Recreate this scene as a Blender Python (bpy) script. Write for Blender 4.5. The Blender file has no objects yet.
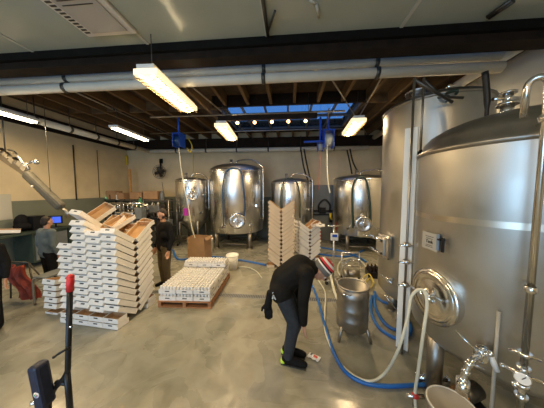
import bpy, bmesh, math, random
from mathutils import Vector, Matrix, Euler
random.seed(7)
SC = bpy.context.scene
COL = SC.collection
R = math.radians
V = Vector

# ---------------------------------------------------------------- camera
CAM = V((0, 0, 2.1))
FPX = 204.0
YAW, PITCH = R(5), R(-3.9)
cd = bpy.data.cameras.new('camera'); cam = bpy.data.objects.new('camera', cd); COL.objects.link(cam)
cam.location = CAM; cam.rotation_euler = (R(90) + PITCH, 0, YAW)
cd.sensor_width = 36; cd.lens = 36 * FPX / 544; cd.clip_start = 0.02
SC.camera = cam
_CM = Euler((R(90) + PITCH, 0, YAW)).to_matrix()
def ray(px, py): return _CM @ V(((px - 272) / FPX, -(py - 204) / FPX, -1))
def onY(px, py, Y):
    d = ray(px, py); return CAM + d * (Y / d.y)
def onZ(px, py, Z=0.0):
    d = ray(px, py); return CAM + d * ((Z - CAM.z) / d.z)
def onX(px, py, X):
    d = ray(px, py); return CAM + d * (X / d.x)
def proj(p):
    q = _CM.transposed() @ (V(p) - CAM)
    return 272 + FPX * q.x / -q.z, 204 - FPX * q.y / -q.z

# ---------------------------------------------------------------- world and exposure
SC.view_settings.view_transform = 'Standard'; SC.view_settings.look = 'None'
SC.view_settings.gamma = 1; SC.view_settings.exposure = 0.0
w = bpy.data.worlds.new('sky'); SC.world = w; w.use_nodes = True
bg = w.node_tree.nodes['Background']; bg.inputs[0].default_value = (0.12, 0.37, 0.90, 1); bg.inputs[1].default_value = 0.75

# ---------------------------------------------------------------- dimensions
YB, YF = 8.95, -4.0          # far wall, wall behind the camera
XL, XR = -7.5, 3.75
ZC, ZD = 4.32, 4.58          # joist underside, roof deck
ZL = 4.21                    # low painted ceiling
LIGHT_Z = 3.66

# daylight through the open roller door behind the camera
ld = bpy.data.lights.new('daylight', 'AREA'); ld.shape = 'RECTANGLE'; ld.size = 5.0; ld.size_y = 3.2
ld.energy = 210; ld.color = (0.50, 0.75, 1.0)
lo = bpy.data.objects.new('daylight', ld); COL.objects.link(lo); lo.location = (-3.1, YF + 0.02, 1.75); lo.rotation_euler = (R(90), 0, 0)

# ---------------------------------------------------------------- materials
MATS = {}
def mat(name, col, rough=0.6, metal=0.0, noise=0.0, nscale=8, emit=None, estr=0, bump=0, trans=0, aniso=0, stretch=None, spec=0.5, rvar=0.0):
    if name in MATS: return MATS[name]
    m = bpy.data.materials.new(name); m.use_nodes = True; nt = m.node_tree
    b = nt.nodes['Principled BSDF']
    c = (col[0], col[1], col[2], 1)
    b.inputs['Base Color'].default_value = c; b.inputs['Roughness'].default_value = rough
    b.inputs['Metallic'].default_value = metal; b.inputs['Specular IOR Level'].default_value = spec
    if trans: b.inputs['Transmission Weight'].default_value = trans
    if emit: b.inputs['Emission Color'].default_value = (*emit, 1); b.inputs['Emission Strength'].default_value = estr
    tc = nt.nodes.new('ShaderNodeTexCoord'); mp = nt.nodes.new('ShaderNodeMapping'); nt.links.new(tc.outputs['Object'], mp.inputs[0])
    if stretch: mp.inputs['Scale'].default_value = stretch
    n = nt.nodes.new('ShaderNodeTexNoise'); n.inputs['Scale'].default_value = nscale; n.inputs['Detail'].default_value = 6
    nt.links.new(mp.outputs[0], n.inputs['Vector'])
    if noise:
        r = nt.nodes.new('ShaderNodeValToRGB')
        r.color_ramp.elements[0].position = 0.3; r.color_ramp.elements[1].position = 0.7
        r.color_ramp.elements[0].color = tuple(max(0, x * (1 - noise)) for x in col) + (1,)
        r.color_ramp.elements[1].color = tuple(min(1, x * (1 + noise)) for x in col) + (1,)
        nt.links.new(n.outputs['Fac'], r.inputs[0]); nt.links.new(r.outputs[0], b.inputs['Base Color'])
    if rvar:
        mr = nt.nodes.new('ShaderNodeMapRange'); mr.inputs['From Min'].default_value = 0.35; mr.inputs['From Max'].default_value = 0.65
        mr.inputs['To Min'].default_value = max(0.03, rough - rvar); mr.inputs['To Max'].default_value = min(1, rough + rvar)
        nt.links.new(n.outputs['Fac'], mr.inputs[0]); nt.links.new(mr.outputs[0], b.inputs['Roughness'])
    if bump:
        bp = nt.nodes.new('ShaderNodeBump'); bp.inputs['Strength'].default_value = bump; bp.inputs['Distance'].default_value = 0.01
        nt.links.new(n.outputs['Fac'], bp.inputs['Height']); nt.links.new(bp.outputs[0], b.inputs['Normal'])
    MATS[name] = m; return m

def floor_mat():
    m = bpy.data.materials.new('wet_concrete'); m.use_nodes = True; nt = m.node_tree; N = nt.nodes; L = nt.links
    b = N['Principled BSDF']; tc = N.new('ShaderNodeTexCoord')
    def noise(s, d=6, dist=0.0):
        n = N.new('ShaderNodeTexNoise'); n.inputs['Scale'].default_value = s; n.inputs['Detail'].default_value = d; n.inputs['Distortion'].default_value = dist
        L.new(tc.outputs['Object'], n.inputs['Vector']); return n
    n1 = noise(0.7, 5, 0.8); n2 = noise(4.5, 8, 0.5); n3 = noise(1.3, 6, 1.5); n4 = noise(40, 4)
    r1 = N.new('ShaderNodeValToRGB'); e = r1.color_ramp.elements
    e[0].position = .32; e[0].color = (.20, .21, .18, 1); e[1].position = .68; e[1].color = (.34, .325, .265, 1)
    L.new(n1.outputs['Fac'], r1.inputs[0])
    r2 = N.new('ShaderNodeValToRGB'); e = r2.color_ramp.elements
    e[0].position = .34; e[0].color = (.70, .68, .64, 1); e[1].position = .6; e[1].color = (1.06, 1.05, 1.02, 1)
    L.new(n2.outputs['Fac'], r2.inputs[0])
    mx = N.new('ShaderNodeMix'); mx.data_type = 'RGBA'; mx.blend_type = 'MULTIPLY'; mx.inputs[0].default_value = .7
    L.new(r1.outputs[0], mx.inputs[6]); L.new(r2.outputs[0], mx.inputs[7])
    L.new(mx.outputs[2], b.inputs['Base Color'])
    mr = N.new('ShaderNodeMapRange'); mr.inputs['From Min'].default_value = .42; mr.inputs['From Max'].default_value = .58
    mr.inputs['To Min'].default_value = .18; mr.inputs['To Max'].default_value = .48
    L.new(n3.outputs['Fac'], mr.inputs[0]); L.new(mr.outputs[0], b.inputs['Roughness'])
    bp = N.new('ShaderNodeBump'); bp.inputs['Strength'].default_value = .12; bp.inputs['Distance'].default_value = .01
    L.new(n2.outputs['Fac'], bp.inputs['Height']); L.new(bp.outputs[0], b.inputs['Normal'])
    return m

def wall_mat():     # painted cream above, grey-green dado below
    m = bpy.data.materials.new('painted_wall'); m.use_nodes = True; nt = m.node_tree; N = nt.nodes; L = nt.links
    b = N['Principled BSDF']; b.inputs['Roughness'].default_value = .6
    tc = N.new('ShaderNodeTexCoord'); sp = N.new('ShaderNodeSeparateXYZ'); L.new(tc.outputs['Object'], sp.inputs[0])
    gt = N.new('ShaderNodeMath'); gt.operation = 'GREATER_THAN'; gt.inputs[1].default_value = 1.80; L.new(sp.outputs['Z'], gt.inputs[0])
    mx = N.new('ShaderNodeMix'); mx.data_type = 'RGBA'; L.new(gt.outputs[0], mx.inputs[0])
    mx.inputs[6].default_value = (.20, .22, .175, 1); mx.inputs[7].default_value = (.76, .64, .43, 1)
    n = N.new('ShaderNodeTexNoise'); n.inputs['Scale'].default_value = 1.4; n.inputs['Detail'].default_value = 7; L.new(tc.outputs['Object'], n.inputs['Vector'])
    r = N.new('ShaderNodeValToRGB'); r.color_ramp.elements[0].position = .3; r.color_ramp.elements[1].position = .7
    r.color_ramp.elements[0].color = (.78, .77, .74, 1); r.color_ramp.elements[1].color = (1.05, 1.05, 1.05, 1); L.new(n.outputs['Fac'], r.inputs[0])
    m2 = N.new('ShaderNodeMix'); m2.data_type = 'RGBA'; m2.blend_type = 'MULTIPLY'; m2.inputs[0].default_value = .8
    L.new(mx.outputs[2], m2.inputs[6]); L.new(r.outputs[0], m2.inputs[7]); L.new(m2.outputs[2], b.inputs['Base Color'])
    return m

FLOOR = floor_mat(); WALL = wall_mat()
WHITEW = mat('white_wall_paint', (.55, .52, .44), .6, noise=.08, nscale=2)
FRP = mat('ceiling_panel', (.41, .43, .36), .16, noise=.06, nscale=1.5, bump=.12)
BATTEN = mat('ceiling_batten', (.52, .51, .44), .3)
SHADEB = mat('black_beam_paint', (.009, .008, .007), .7, noise=.2, nscale=6, spec=.1)
BROWNB = mat('dark_brown_beam', (.020, .013, .009), .7, noise=.3, nscale=5, spec=.15)
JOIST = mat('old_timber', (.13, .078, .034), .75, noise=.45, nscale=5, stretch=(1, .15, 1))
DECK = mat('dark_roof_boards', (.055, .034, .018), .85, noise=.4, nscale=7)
PIPEW = mat('white_pipe', (.72, .68, .58), .45, noise=.06, nscale=4)
STEEL = mat('brushed_steel', (.82, .82, .82), .27, 1.0, noise=.06, nscale=3, stretch=(1, 1, .12), rvar=.06)
STEELR = mat('satin_steel', (.56, .545, .505), .42, 1.0, noise=.07, nscale=2.5, rvar=.07)
STEELD = mat('polished_steel', (.72, .70, .66), .2, 1.0)
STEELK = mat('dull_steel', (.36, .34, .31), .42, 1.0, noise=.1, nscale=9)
CHROME = mat('chrome', (.82, .82, .82), .08, 1.0)
DKSTEEL = mat('dark_steel', (.10, .095, .085), .4, .8)
CARD = mat('white_carton', (.80, .78, .74), .55, noise=.03, nscale=10)
KRAFT = mat('kraft_board', (.48, .30, .15), .75, noise=.1, nscale=12)
TANC = mat('tan_carton', (.66, .52, .36), .7, noise=.05, nscale=9)
BROWNC = mat('brown_cardboard', (.36, .22, .12), .8, noise=.1, nscale=6)
SLOT = mat('slot_dark', (.02, .017, .014), .9)
BLACK = mat('black_cloth', (.009, .009, .010), .85, noise=.3, nscale=20, spec=.15)
BLACKM = mat('black_metal', (.012, .013, .016), .35, .3)
RUBBER = mat('black_rubber', (.015, .015, .015), .6)
REDG = mat('red_grip', (.60, .02, .03), .4)
NAVY = mat('navy_padding', (.010, .016, .045), .5, noise=.3, nscale=30)
TROUS = mat('charcoal_trousers', (.030, .035, .043), .85, noise=.2, nscale=25, spec=.2)
OLIVE = mat('olive_trousers', (.10, .075, .038), .9, noise=.2, nscale=20)
SKIN = mat('skin', (.48, .26, .17), .55)
HAIR = mat('dark_hair', (.022, .014, .010), .7, noise=.3, nscale=60)
SHIRT = mat('grey_blue_shirt', (.10, .13, .145), .85, noise=.15, nscale=15)
GREYK = mat('grey_knit', (.13, .125, .115), .9, bump=.5, nscale=90)
REDK = mat('red_knit', (.55, .03, .04), .9)
WHITEK = mat('white_knit', (.75, .72, .66), .9)
LIME = mat('lime_rubber', (.40, .65, .04), .5)
BLUEH = mat('blue_hose', (.015, .13, .46), .35)
WHITEH = mat('white_hose', (.62, .62, .52), .35)
YELH = mat('yellow_hose', (.60, .50, .12), .4)
DKBLUE = mat('dark_blue_hose', (.015, .06, .16), .35)
DKGREEN = mat('dark_green_hose', (.02, .045, .035), .35)
BLUEP = mat('blue_paint', (.02, .10, .60), .35)
WOOD = mat('pallet_wood', (.34, .16, .07), .8, noise=.35, nscale=6, stretch=(.3, 4, 4))
LUMBER = mat('yellow_lumber', (.62, .33, .11), .7, noise=.15, nscale=8)
WHITEP = mat('white_plastic', (.78, .78, .76), .4)
CANM = mat('can_white', (.80, .79, .76), .35)
CANT = mat('can_aluminium', (.75, .74, .72), .32, .9)
GREYP = mat('grey_paint', (.16, .18, .19), .5, noise=.1, nscale=4)
TEAL = mat('dark_green_paint', (.035, .055, .045), .5, noise=.2, nscale=6)
GREENP = mat('green_plastic', (.02, .35, .16), .35)
YELP = mat('yellow_plastic', (.75, .55, .03), .4)
REDP = mat('red_plastic', (.60, .04, .03), .35)
PURP = mat('purple_plastic', (.42, .03, .40), .45)
ORRED = mat('orange_red_cloth', (.26, .035, .015), .7, noise=.3, nscale=9)
BOTTLE = mat('dark_bottle_glass', (.02, .012, .006), .1)
SCREEN = mat('blue_screen', (.02, .05, .3), .3, emit=(.08, .16, .9), estr=.9)
GREENL = mat('green_lamp', (.02, .4, .2), .3, emit=(.05, .9, .45), estr=1.2)
TUBE_E = mat('lit_tube', (1, .9, .7), .3, emit=(1, .84, .55), estr=13)
LENS_E = mat('lit_prismatic_lens', (1, .9, .7), .3, emit=(1, .76, .42), estr=1.15)
BULB_E = mat('lit_bulb', (1, .8, .5), .3, emit=(1, .50, .18), estr=10)
ACW = mat('ac_plastic', (.68, .62, .55), .35)
ACG = mat('ac_centre_panel', (.45, .41, .37), .3)
FRAMEB = mat('skylight_bar', (.10, .09, .08), .5)
GRATE = mat('drain_grate', (.11, .115, .12), .45, .4)
PINK = mat('pink_brush_plastic', (.55, .25, .28), .5)
def glass_mat():
    m = bpy.data.materials.new('skylight_glass'); m.use_nodes = True; nt = m.node_tree; N = nt.nodes; L = nt.links
    for n in list(N):
        if n.type != 'OUTPUT_MATERIAL': N.remove(n)
    out = [n for n in N if n.type == 'OUTPUT_MATERIAL'][0]
    t = N.new('ShaderNodeBsdfTransparent'); t.inputs[0].default_value = (.82, .88, .95, 1)
    g = N.new('ShaderNodeBsdfGlossy'); g.inputs['Roughness'].default_value = .1
    
    mx = N.new('ShaderNodeMixShader'); mx.inputs[0].default_value = .05; L.new(t.outputs[0], mx.inputs[1]); L.new(g.outputs[0], mx.inputs[2]); L.new(mx.outputs[0], out.inputs[0])
    return m
GLASS = glass_mat()

# ---------------------------------------------------------------- builders
class MB:
    def __init__(s): s.bm = bmesh.new()
    def _paint(s, faces, mi, smooth):
        for f in faces: f.material_index = mi; f.smooth = smooth
    def box(s, c, d, rot=None, mi=0):
        g = bmesh.ops.create_cube(s.bm, size=1.0)['verts']
        M = Matrix.Translation(V(c)) @ ((rot if isinstance(rot, Matrix) else Euler(rot).to_matrix()).to_4x4() if rot is not None else Matrix.Identity(4)) @ Matrix.Diagonal((*d, 1))
        bmesh.ops.transform(s.bm, matrix=M, verts=g)
        s._paint({f for v in g for f in v.link_faces}, mi, False); return s
    def bbox(s, a, b, mi=0):
        a, b = V(a), V(b); return s.box((a + b) / 2, [abs(x) for x in (b - a)], None, mi)
    def tube(s, pts, r, seg=8, mi=0, closed=False, smooth=True):
        pts = [V(p) for p in pts]; n = len(pts); rr = r if isinstance(r, (list, tuple)) else [r] * n
        rings = []; up = None
        for i, p in enumerate(pts):
            if closed: t = (pts[(i + 1) % n] - pts[i - 1])
            else: t = pts[min(i + 1, n - 1)] - pts[max(i - 1, 0)]
            t = t.normalized() if t.length > 1e-9 else V((0, 0, 1))
            if up is None:
                up = V((0, 0, 1)) if abs(t.z) < .9 else V((1, 0, 0))
            a = t.cross(up)
            if a.length < 1e-4: a = t.cross(V((.3, 1, .2)))
            a.normalize(); b = a.cross(t).normalized(); up = b
            rings.append([s.bm.verts.new(p + (a * math.cos(2 * math.pi * k / seg) + b * math.sin(2 * math.pi * k / seg)) * rr[i]) for k in range(seg)])
        fs = []
        m = n if closed else n - 1
        for i in range(m):
            A, B = rings[i], rings[(i + 1) % n]
            for k in range(seg): fs.append(s.bm.faces.new((A[k], A[(k + 1) % seg], B[(k + 1) % seg], B[k])))
        s._paint(fs, mi, smooth)
        if not closed: s._paint([s.bm.faces.new(rings[0][::-1]), s.bm.faces.new(rings[-1])], mi, False)
        return s
    def cyl(s, a, b, r, r2=None, seg=16, mi=0):
        return s.tube([a, b], [r, r if r2 is None else r2], seg, mi)
    def lathe(s, prof, seg=32, M=None, mi=0, smooth=True, arc=2 * math.pi):
        M = M or Matrix.Identity(4); rings = []
        full = abs(arc - 2 * math.pi) < 1e-6; cnt = seg if full else seg + 1
        for (r, z) in prof:
            if r < 1e-6: rings.append([s.bm.verts.new(M @ V((0, 0, z)))])
            else: rings.append([s.bm.verts.new(M @ V((r * math.cos(arc * k / seg), r * math.sin(arc * k / seg), z))) for k in range(cnt)])
        fs = []
        for A, B in zip(rings, rings[1:]):
            for k in range(seg):
                k2 = (k + 1) % cnt
                try:
                    if len(A) == 1 and len(B) == 1: continue
                    if len(A) == 1: fs.append(s.bm.faces.new((A[0], B[k2], B[k])))
                    elif len(B) == 1: fs.append(s.bm.faces.new((A[k], A[k2], B[0])))
                    else: fs.append(s.bm.faces.new((A[k], A[k2], B[k2], B[k])))
                except ValueError: pass
        s._paint(fs, mi, smooth); return s
    def ball(s, c, d, mi=0, rot=None):
        g = bmesh.ops.create_uvsphere(s.bm, u_segments=14, v_segments=9, radius=.5)['verts']
        M = Matrix.Translation(V(c)) @ (Euler(rot).to_matrix().to_4x4() if rot else Matrix.Identity(4)) @ Matrix.Diagonal((*(d if isinstance(d, (list, tuple)) else (d, d, d)), 1))
        bmesh.ops.transform(s.bm, matrix=M, verts=g); s._paint({f for v in g for f in v.link_faces}, mi, True); return s
    def mesh(s, name, mats):
        bmesh.ops.recalc_face_normals(s.bm, faces=s.bm.faces[:])
        me = bpy.data.meshes.new(name); s.bm.to_mesh(me); s.bm.free()
        for m in (mats if isinstance(mats, (list, tuple)) else [mats]): me.materials.append(m)
        return me
    def obj(s, name, mats, parent=None, loc=None, rot=None, bevel=0):
        o = bpy.data.objects.new(name, s.mesh(name, mats)); COL.objects.link(o)
        if parent: o.parent = parent
        if loc is not None: o.location = loc
        if rot is not None: o.rotation_euler = rot
        if bevel:
            b = o.modifiers.new('bevel', 'BEVEL'); b.width = bevel; b.segments = 2; b.limit_method = 'ANGLE'
        return o
def tag(o, label=None, cat=None, group=None, kind=None):
    if label: o['label'] = label
    if cat: o['category'] = cat
    if group: o['group'] = group
    if kind: o['kind'] = kind
    return o
def thing(name, label, cat, loc=(0, 0, 0), rz=0, group=None):
    o = bpy.data.objects.new(name, None); COL.objects.link(o); o.empty_display_size = .1
    o.location = loc; o.rotation_euler = (0, 0, rz); return tag(o, label, cat, group)
KIDS = {}
def copy_tree(o, parent=None):
    c = o.copy(); COL.objects.link(c)
    if parent: c.parent = parent
    for ch in list(o.children): copy_tree(ch, c)
    return c
def spline(pts, n=8, closed=False):
    pts = [V(p) for p in pts]; out = []; N = len(pts)
    rng = N if closed else N - 1
    for i in range(rng):
        if closed: p0, p1, p2, p3 = pts[i - 1], pts[i], pts[(i + 1) % N], pts[(i + 2) % N]
        else: p0, p1, p2, p3 = pts[max(i - 1, 0)], pts[i], pts[i + 1], pts[min(i + 2, N - 1)]
        for k in range(n):
            t = k / n
            out.append(.5 * ((2 * p1) + (p2 - p0) * t + (2 * p0 - 5 * p1 + 4 * p2 - p3) * t * t + (3 * p1 - p0 - 3 * p2 + p3) * t ** 3))
    if not closed: out.append(pts[-1])
    return out
def struct(name, mb, mats, parent=None, bevel=0, **k):
    o = mb.obj(name, mats, parent, bevel=bevel, **k)
    if not parent: o['kind'] = 'structure'
    return o
ORD = ['bottom', 'second', 'third', 'fourth', 'fifth', 'sixth', 'seventh', 'eighth', 'ninth', 'tenth', 'eleventh', 'twelfth', 'thirteenth', 'fourteenth', 'fifteenth', 'sixteenth']

# ---------------------------------------------------------------- the building
drain_y0 = onZ(272, 299.5).y; drain_y1 = onZ(272, 295.5).y
struct('floor', MB().bbox((XL - .2, YF - 4, -.1), (XR + .2, YB + .2, 0)), FLOOR)
t = thing('trench_drain', 'narrow grey grated trench drain across the concrete floor', 'drain', (0, drain_y0, 0))
dx0 = onZ(40, 300).x; dx1 = onZ(372, 297).x
MB().bbox((dx0, 0, 0), (dx1, drain_y1 - drain_y0, .004)).obj('drain_frame', mat('drain_rim', (.36, .37, .36), .4, .5), t)
mb = MB(); x = dx0 + .02
while x < dx1 - .03:
    mb.bbox((x, .015, .004), (x + .022, drain_y1 - drain_y0 - .015, .007)); x += .034
mb.obj('grating', GRATE, t)
struct('wall_back', MB().bbox((XL - .2, YB, 0), (XR + .2, YB + .2, ZD)), WALL)
struct('wall_left', MB().bbox((XL - .2, YF, 0), (XL, YB, ZD)), WALL)
struct('wall_right', MB().bbox((XR, YF, 0), (XR + .2, YB, ZD)), WHITEW)
struct('wall_front', MB().bbox((XL, YF - .2, 0), (-5.6, YF, ZD)).bbox((-.6, YF - .2, 0), (XR, YF, ZD)).bbox((-5.6, YF - .2, 3.4), (-.6, YF, ZD)), WALL)
# deck with the skylight opening
SX0, SX1 = onY(222, 110, 5.9).x, onY(352, 110, 5.9).x
SX1 = SX1 + .15; SY0, SY1 = 5.5, 7.6
BY = 2.98   # front of the big beam
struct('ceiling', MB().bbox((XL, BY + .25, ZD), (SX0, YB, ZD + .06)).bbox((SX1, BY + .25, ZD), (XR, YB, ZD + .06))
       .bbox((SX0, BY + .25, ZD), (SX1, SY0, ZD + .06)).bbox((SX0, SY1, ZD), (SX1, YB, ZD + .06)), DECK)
jx = -6.5; k = 0
while jx < XR:
    mb = MB()
    if SX0 - .02 < jx < SX1 + .02:
        mb.bbox((jx - .035, BY + .25, ZC), (jx + .035, SY0 - .08, ZD)); mb.bbox((jx - .035, SY1 + .08, ZC), (jx + .035, YB, ZD))
    else: mb.bbox((jx - .035, BY + .25, ZC), (jx + .035, YB, ZD))
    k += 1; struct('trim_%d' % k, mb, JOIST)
    jx += .60
# header beams, bridging blocks
for (a, b, y0, y1) in ((SX0 - .1, SX1 + .1, SY0 - .08, SY0), (SX0 - .1, SX1 + .1, SY1, SY1 + .08)):
    k += 1; struct('trim_%d' % k, MB().bbox((a, y0, ZC - .02), (b, y1, ZD + .05)), BROWNB)
k += 1; mb = MB(); jx = -6.5; q = 0
while jx < XR - .6:
    if not (SX0 - .1 < jx < SX1): mb.bbox((jx + .035, 5.6 + .12 * (q % 2), ZC + .03), (jx + .565, 5.64 + .12 * (q % 2), ZD))
    mb.bbox((jx + .035, 4.0 + .12 * (q % 2), ZC + .03), (jx + .565, 4.04 + .12 * (q % 2), ZD)); jx += .6; q += 1
struct('trim_%d' % k, mb, JOIST)
k += 1; struct('trim_%d' % k, MB().bbox((XL, YB - .22, 3.92), (XR, YB - .02, ZC)), BROWNB)   # ledger on the far wall
k += 1; struct('trim_%d' % k, MB().bbox((XL, 3.5, 3.92), (XL + .10, YB - .22, ZC)), BROWNB)
# big beam
bz = onY(272, 64, BY + .22).z
k += 1; struct('trim_%d' % k, MB().bbox((XL, BY, bz), (XR, BY + .22, ZC - .02)), BROWNB)
k += 1; struct('trim_%d' % k, MB().bbox((XL, BY - .05, ZL - .11), (XR, BY, ZC - .0)), SHADEB)  # black strip stands in for the shadow where beam meets low ceiling
# skylight
t = thing('skylight', 'gridded glass skylight showing blue sky between the joists', 'skylight', ((SX0 + SX1) / 2, (SY0 + SY1) / 2, ZC + .03))
hw = (SX1 - SX0) / 2; hd = (SY1 - SY0) / 2
mb = MB(); NX = 6
for i in range(NX + 1):
    x = -hw + 2 * hw * i / NX; mb.bbox((x - .025, -hd, -.02), (x + .025, hd, .05))
for y in (-hd, -.1, hd): mb.bbox((-hw, y - .03, -.02), (hw, y + .03, .05))
mb.obj('glazing_bar', FRAMEB, t)
for i in range(NX):
    for (a, b) in ((-hd + .03, -.13), (-.07, hd - .03)):
        MB().bbox((-hw + 2 * hw * i / NX + .025, a, .01), (-hw + 2 * hw * (i + 1) / NX - .025, b, .016)).obj('pane', GLASS, t)
# low painted ceiling in the foreground
struct('ceiling.001', MB().bbox((XL, YF, ZL), (XR, BY - .05, ZL + .08)), FRP).name = 'ceiling_low'
for px, py in ((34, 49), (148, 41), (268, 40), (395, 33), (521, 32)):
    x = onZ(px, py + 3, ZL).x; k += 1
    struct('trim_%d' % k, MB().bbox((x - .02, YF, ZL - .012), (x + .02, BY - .05, ZL)), BATTEN)

def put(name, mb, mats, label, cat, **kw): return tag(mb.obj(name, mats, **{a: b for a, b in kw.items() if a in ('loc', 'rot', 'bevel')}), label, cat, kw.get('group'))

# ---------------------------------------------------------------- ceiling cassette
a = onZ(50, 0, ZL); b = onZ(90, 34, ZL); c = onZ(140, 30, ZL)
cw = (c - b).length * .97
t = thing('ceiling_cassette', 'square beige ceiling air conditioner cassette with slotted edges', 'air conditioner', (b.x + cw / 2 - .02, b.y - cw / 2, ZL))
h = cw / 2
MB().bbox((-h, -h, -.045), (h, h, 0)).obj('housing', ACW, t, bevel=.015)
MB().bbox((-h * .62, -h * .62, -.062), (h * .78, h * .78, -.046)).obj('intake_panel', ACG, t, bevel=.01)
for i in range(4):
    MB().bbox((-.45 * h, -.5 * h + i * .03 * 2 - .4 * h, -.066), (.6 * h, -.47 * h + i * .06 - .4 * h, -.062)).obj('louvre', DKSTEEL, t)
mb = MB()
for i in range(12): mb.bbox((-h * .9, -h * .8 + i * h * .14, -.05), (-h * .7, -h * .74 + i * h * .14, -.045))
mb.obj('outlet_slot', DKSTEEL, t)
put('sprinkler_pipe', MB().tube([onZ(268, 36, ZL - .05), onZ(268, 36, ZL - .05) + V((0, -.7, 0))], .022).tube([onZ(268, 36, ZL - .05) + V((0, -.05, 0)), onZ(268, 36, ZL - .05) + V((.12, -.35, .02))], .014), DKSTEEL, 'short dark pipe with a branch fixed under the low ceiling', 'pipe')
a = onZ(316, 4, ZL - .04); b_ = onZ(319, 17, ZL - .04)
put('ceiling_bracket', MB().tube([a, b_], .016).tube([onZ(310, 0, ZL - .04), a], .014), BATTEN, 'small pale rod bracket on the low ceiling, right of the dark pipe', 'bracket')
a = onZ(487, 17, ZL - .03); b_ = onZ(512, 0, ZL - .03)
put('ceiling_grille', MB().tube([a, b_], .02).tube([a + V((.04, .02, 0)), b_ + V((.04, .02, 0))], .02), DKSTEEL, 'dark slim grille strip in the low ceiling near the right tank', 'grille')

# ---------------------------------------------------------------- white pipes
def pipe(name, pts, r, m, label, hang=0, n=12, cat='pipe', group=None):
    t = thing(name, label, cat, pts[0], group=group); p0 = V(pts[0])
    MB().tube([V(p) - p0 for p in pts], r, n).obj('pipe_run', m, t)
    P = [V(p) for p in pts]
    if hang:
        tot = (P[1] - P[0])
        for i in range(1, hang + 1):
            q = P[0] + tot * (i / (hang + 1)); L_ = MB(); 
            L_.tube([q - p0 + V((0, 0, r + .01)), V((q.x - p0.x, q.y - p0.y, ZC - p0.z))], .012, 6)
            d = tot.normalized(); L_.tube([q - p0 - d * .03, q - p0 + d * .03], r + .012, n)
            L_.obj('pipe_hanger', DKSTEEL, t)
    return t
for (py, Y, r, lab) in ((68, 3.45, .062, 'upper white insulated pipe running just behind the big dark beam'), (78, 3.42, .075, 'lower, thicker white insulated pipe running below and behind the dark beam')):
    z = onY(272, py, Y).z
    pipe('insulated_pipe', [(XL, Y, z), (3.1, Y, z)], r, PIPEW, lab, 5)
pl = onX(8, 97, -5.6); pl2 = onX(60, 118, -5.6); zz = onY(200, 150.5, 8.55).z
PX = -6.15
pipe('insulated_pipe', [(PX, 3.75, zz), (PX, 8.48, zz)], .085, PIPEW, 'white insulated pipe running along the left wall under the roof', 5)
pipe('insulated_pipe', [(PX - .09, 8.58, zz), (3.1, 8.58, zz)], .085, PIPEW, 'white insulated pipe running along the far wall above the tanks', 6)
a = onX(430, 97, 3.25); b_ = onX(512, 60, 3.25)
pipe('insulated_pipe', [(3.25, 2.0, (a.z + b_.z) / 2), (3.25, 8.4, (a.z + b_.z) / 2)], .08, PIPEW, 'white insulated pipe running along the right wall above the big tanks', 3)
for i, (x0, y0, x1, y1, z) in enumerate(((-2.0, 4.1, -1.5, 8.3, 4.2), (0.5, 3.6, 2.9, 8.2, 4.22), (1.6, 3.6, 2.2, 8.2, 4.15), (.9, 5.0, 1.35, 8.3, 4.0), (-4.6, 3.4, -4.6, 8.5, 4.2))):
    labs = ['thin grey conduit under the joists left of the skylight', 'thin grey conduit slanting across the joists to the right', 'thin grey conduit above the right tanks', 'slim grey conduit beside the right end of the skylight', 'thin grey conduit along the joists over the left area']
    pipe('conduit', [(x0, y0, z), (x1, y1, z)], .018, STEELK, labs[i], 2, 6)
y_ = 5.1; z_ = onY(250, 114, y_).z
pipe('conduit', [(onY(150, 113, y_).x, y_, z_), (onY(345, 113, y_).x, y_, z_)], .022, STEELK, 'grey conduit crossing in front of the skylight', 0, 6)
y_ = 7.2; z_ = onY(250, 131, y_).z
pipe('conduit', [(onY(150, 131, y_).x, y_, z_), (onY(345, 131, y_).x, y_, z_)], .022, STEELK, 'grey conduit crossing beneath the far edge of the skylight', 0, 6)

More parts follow.
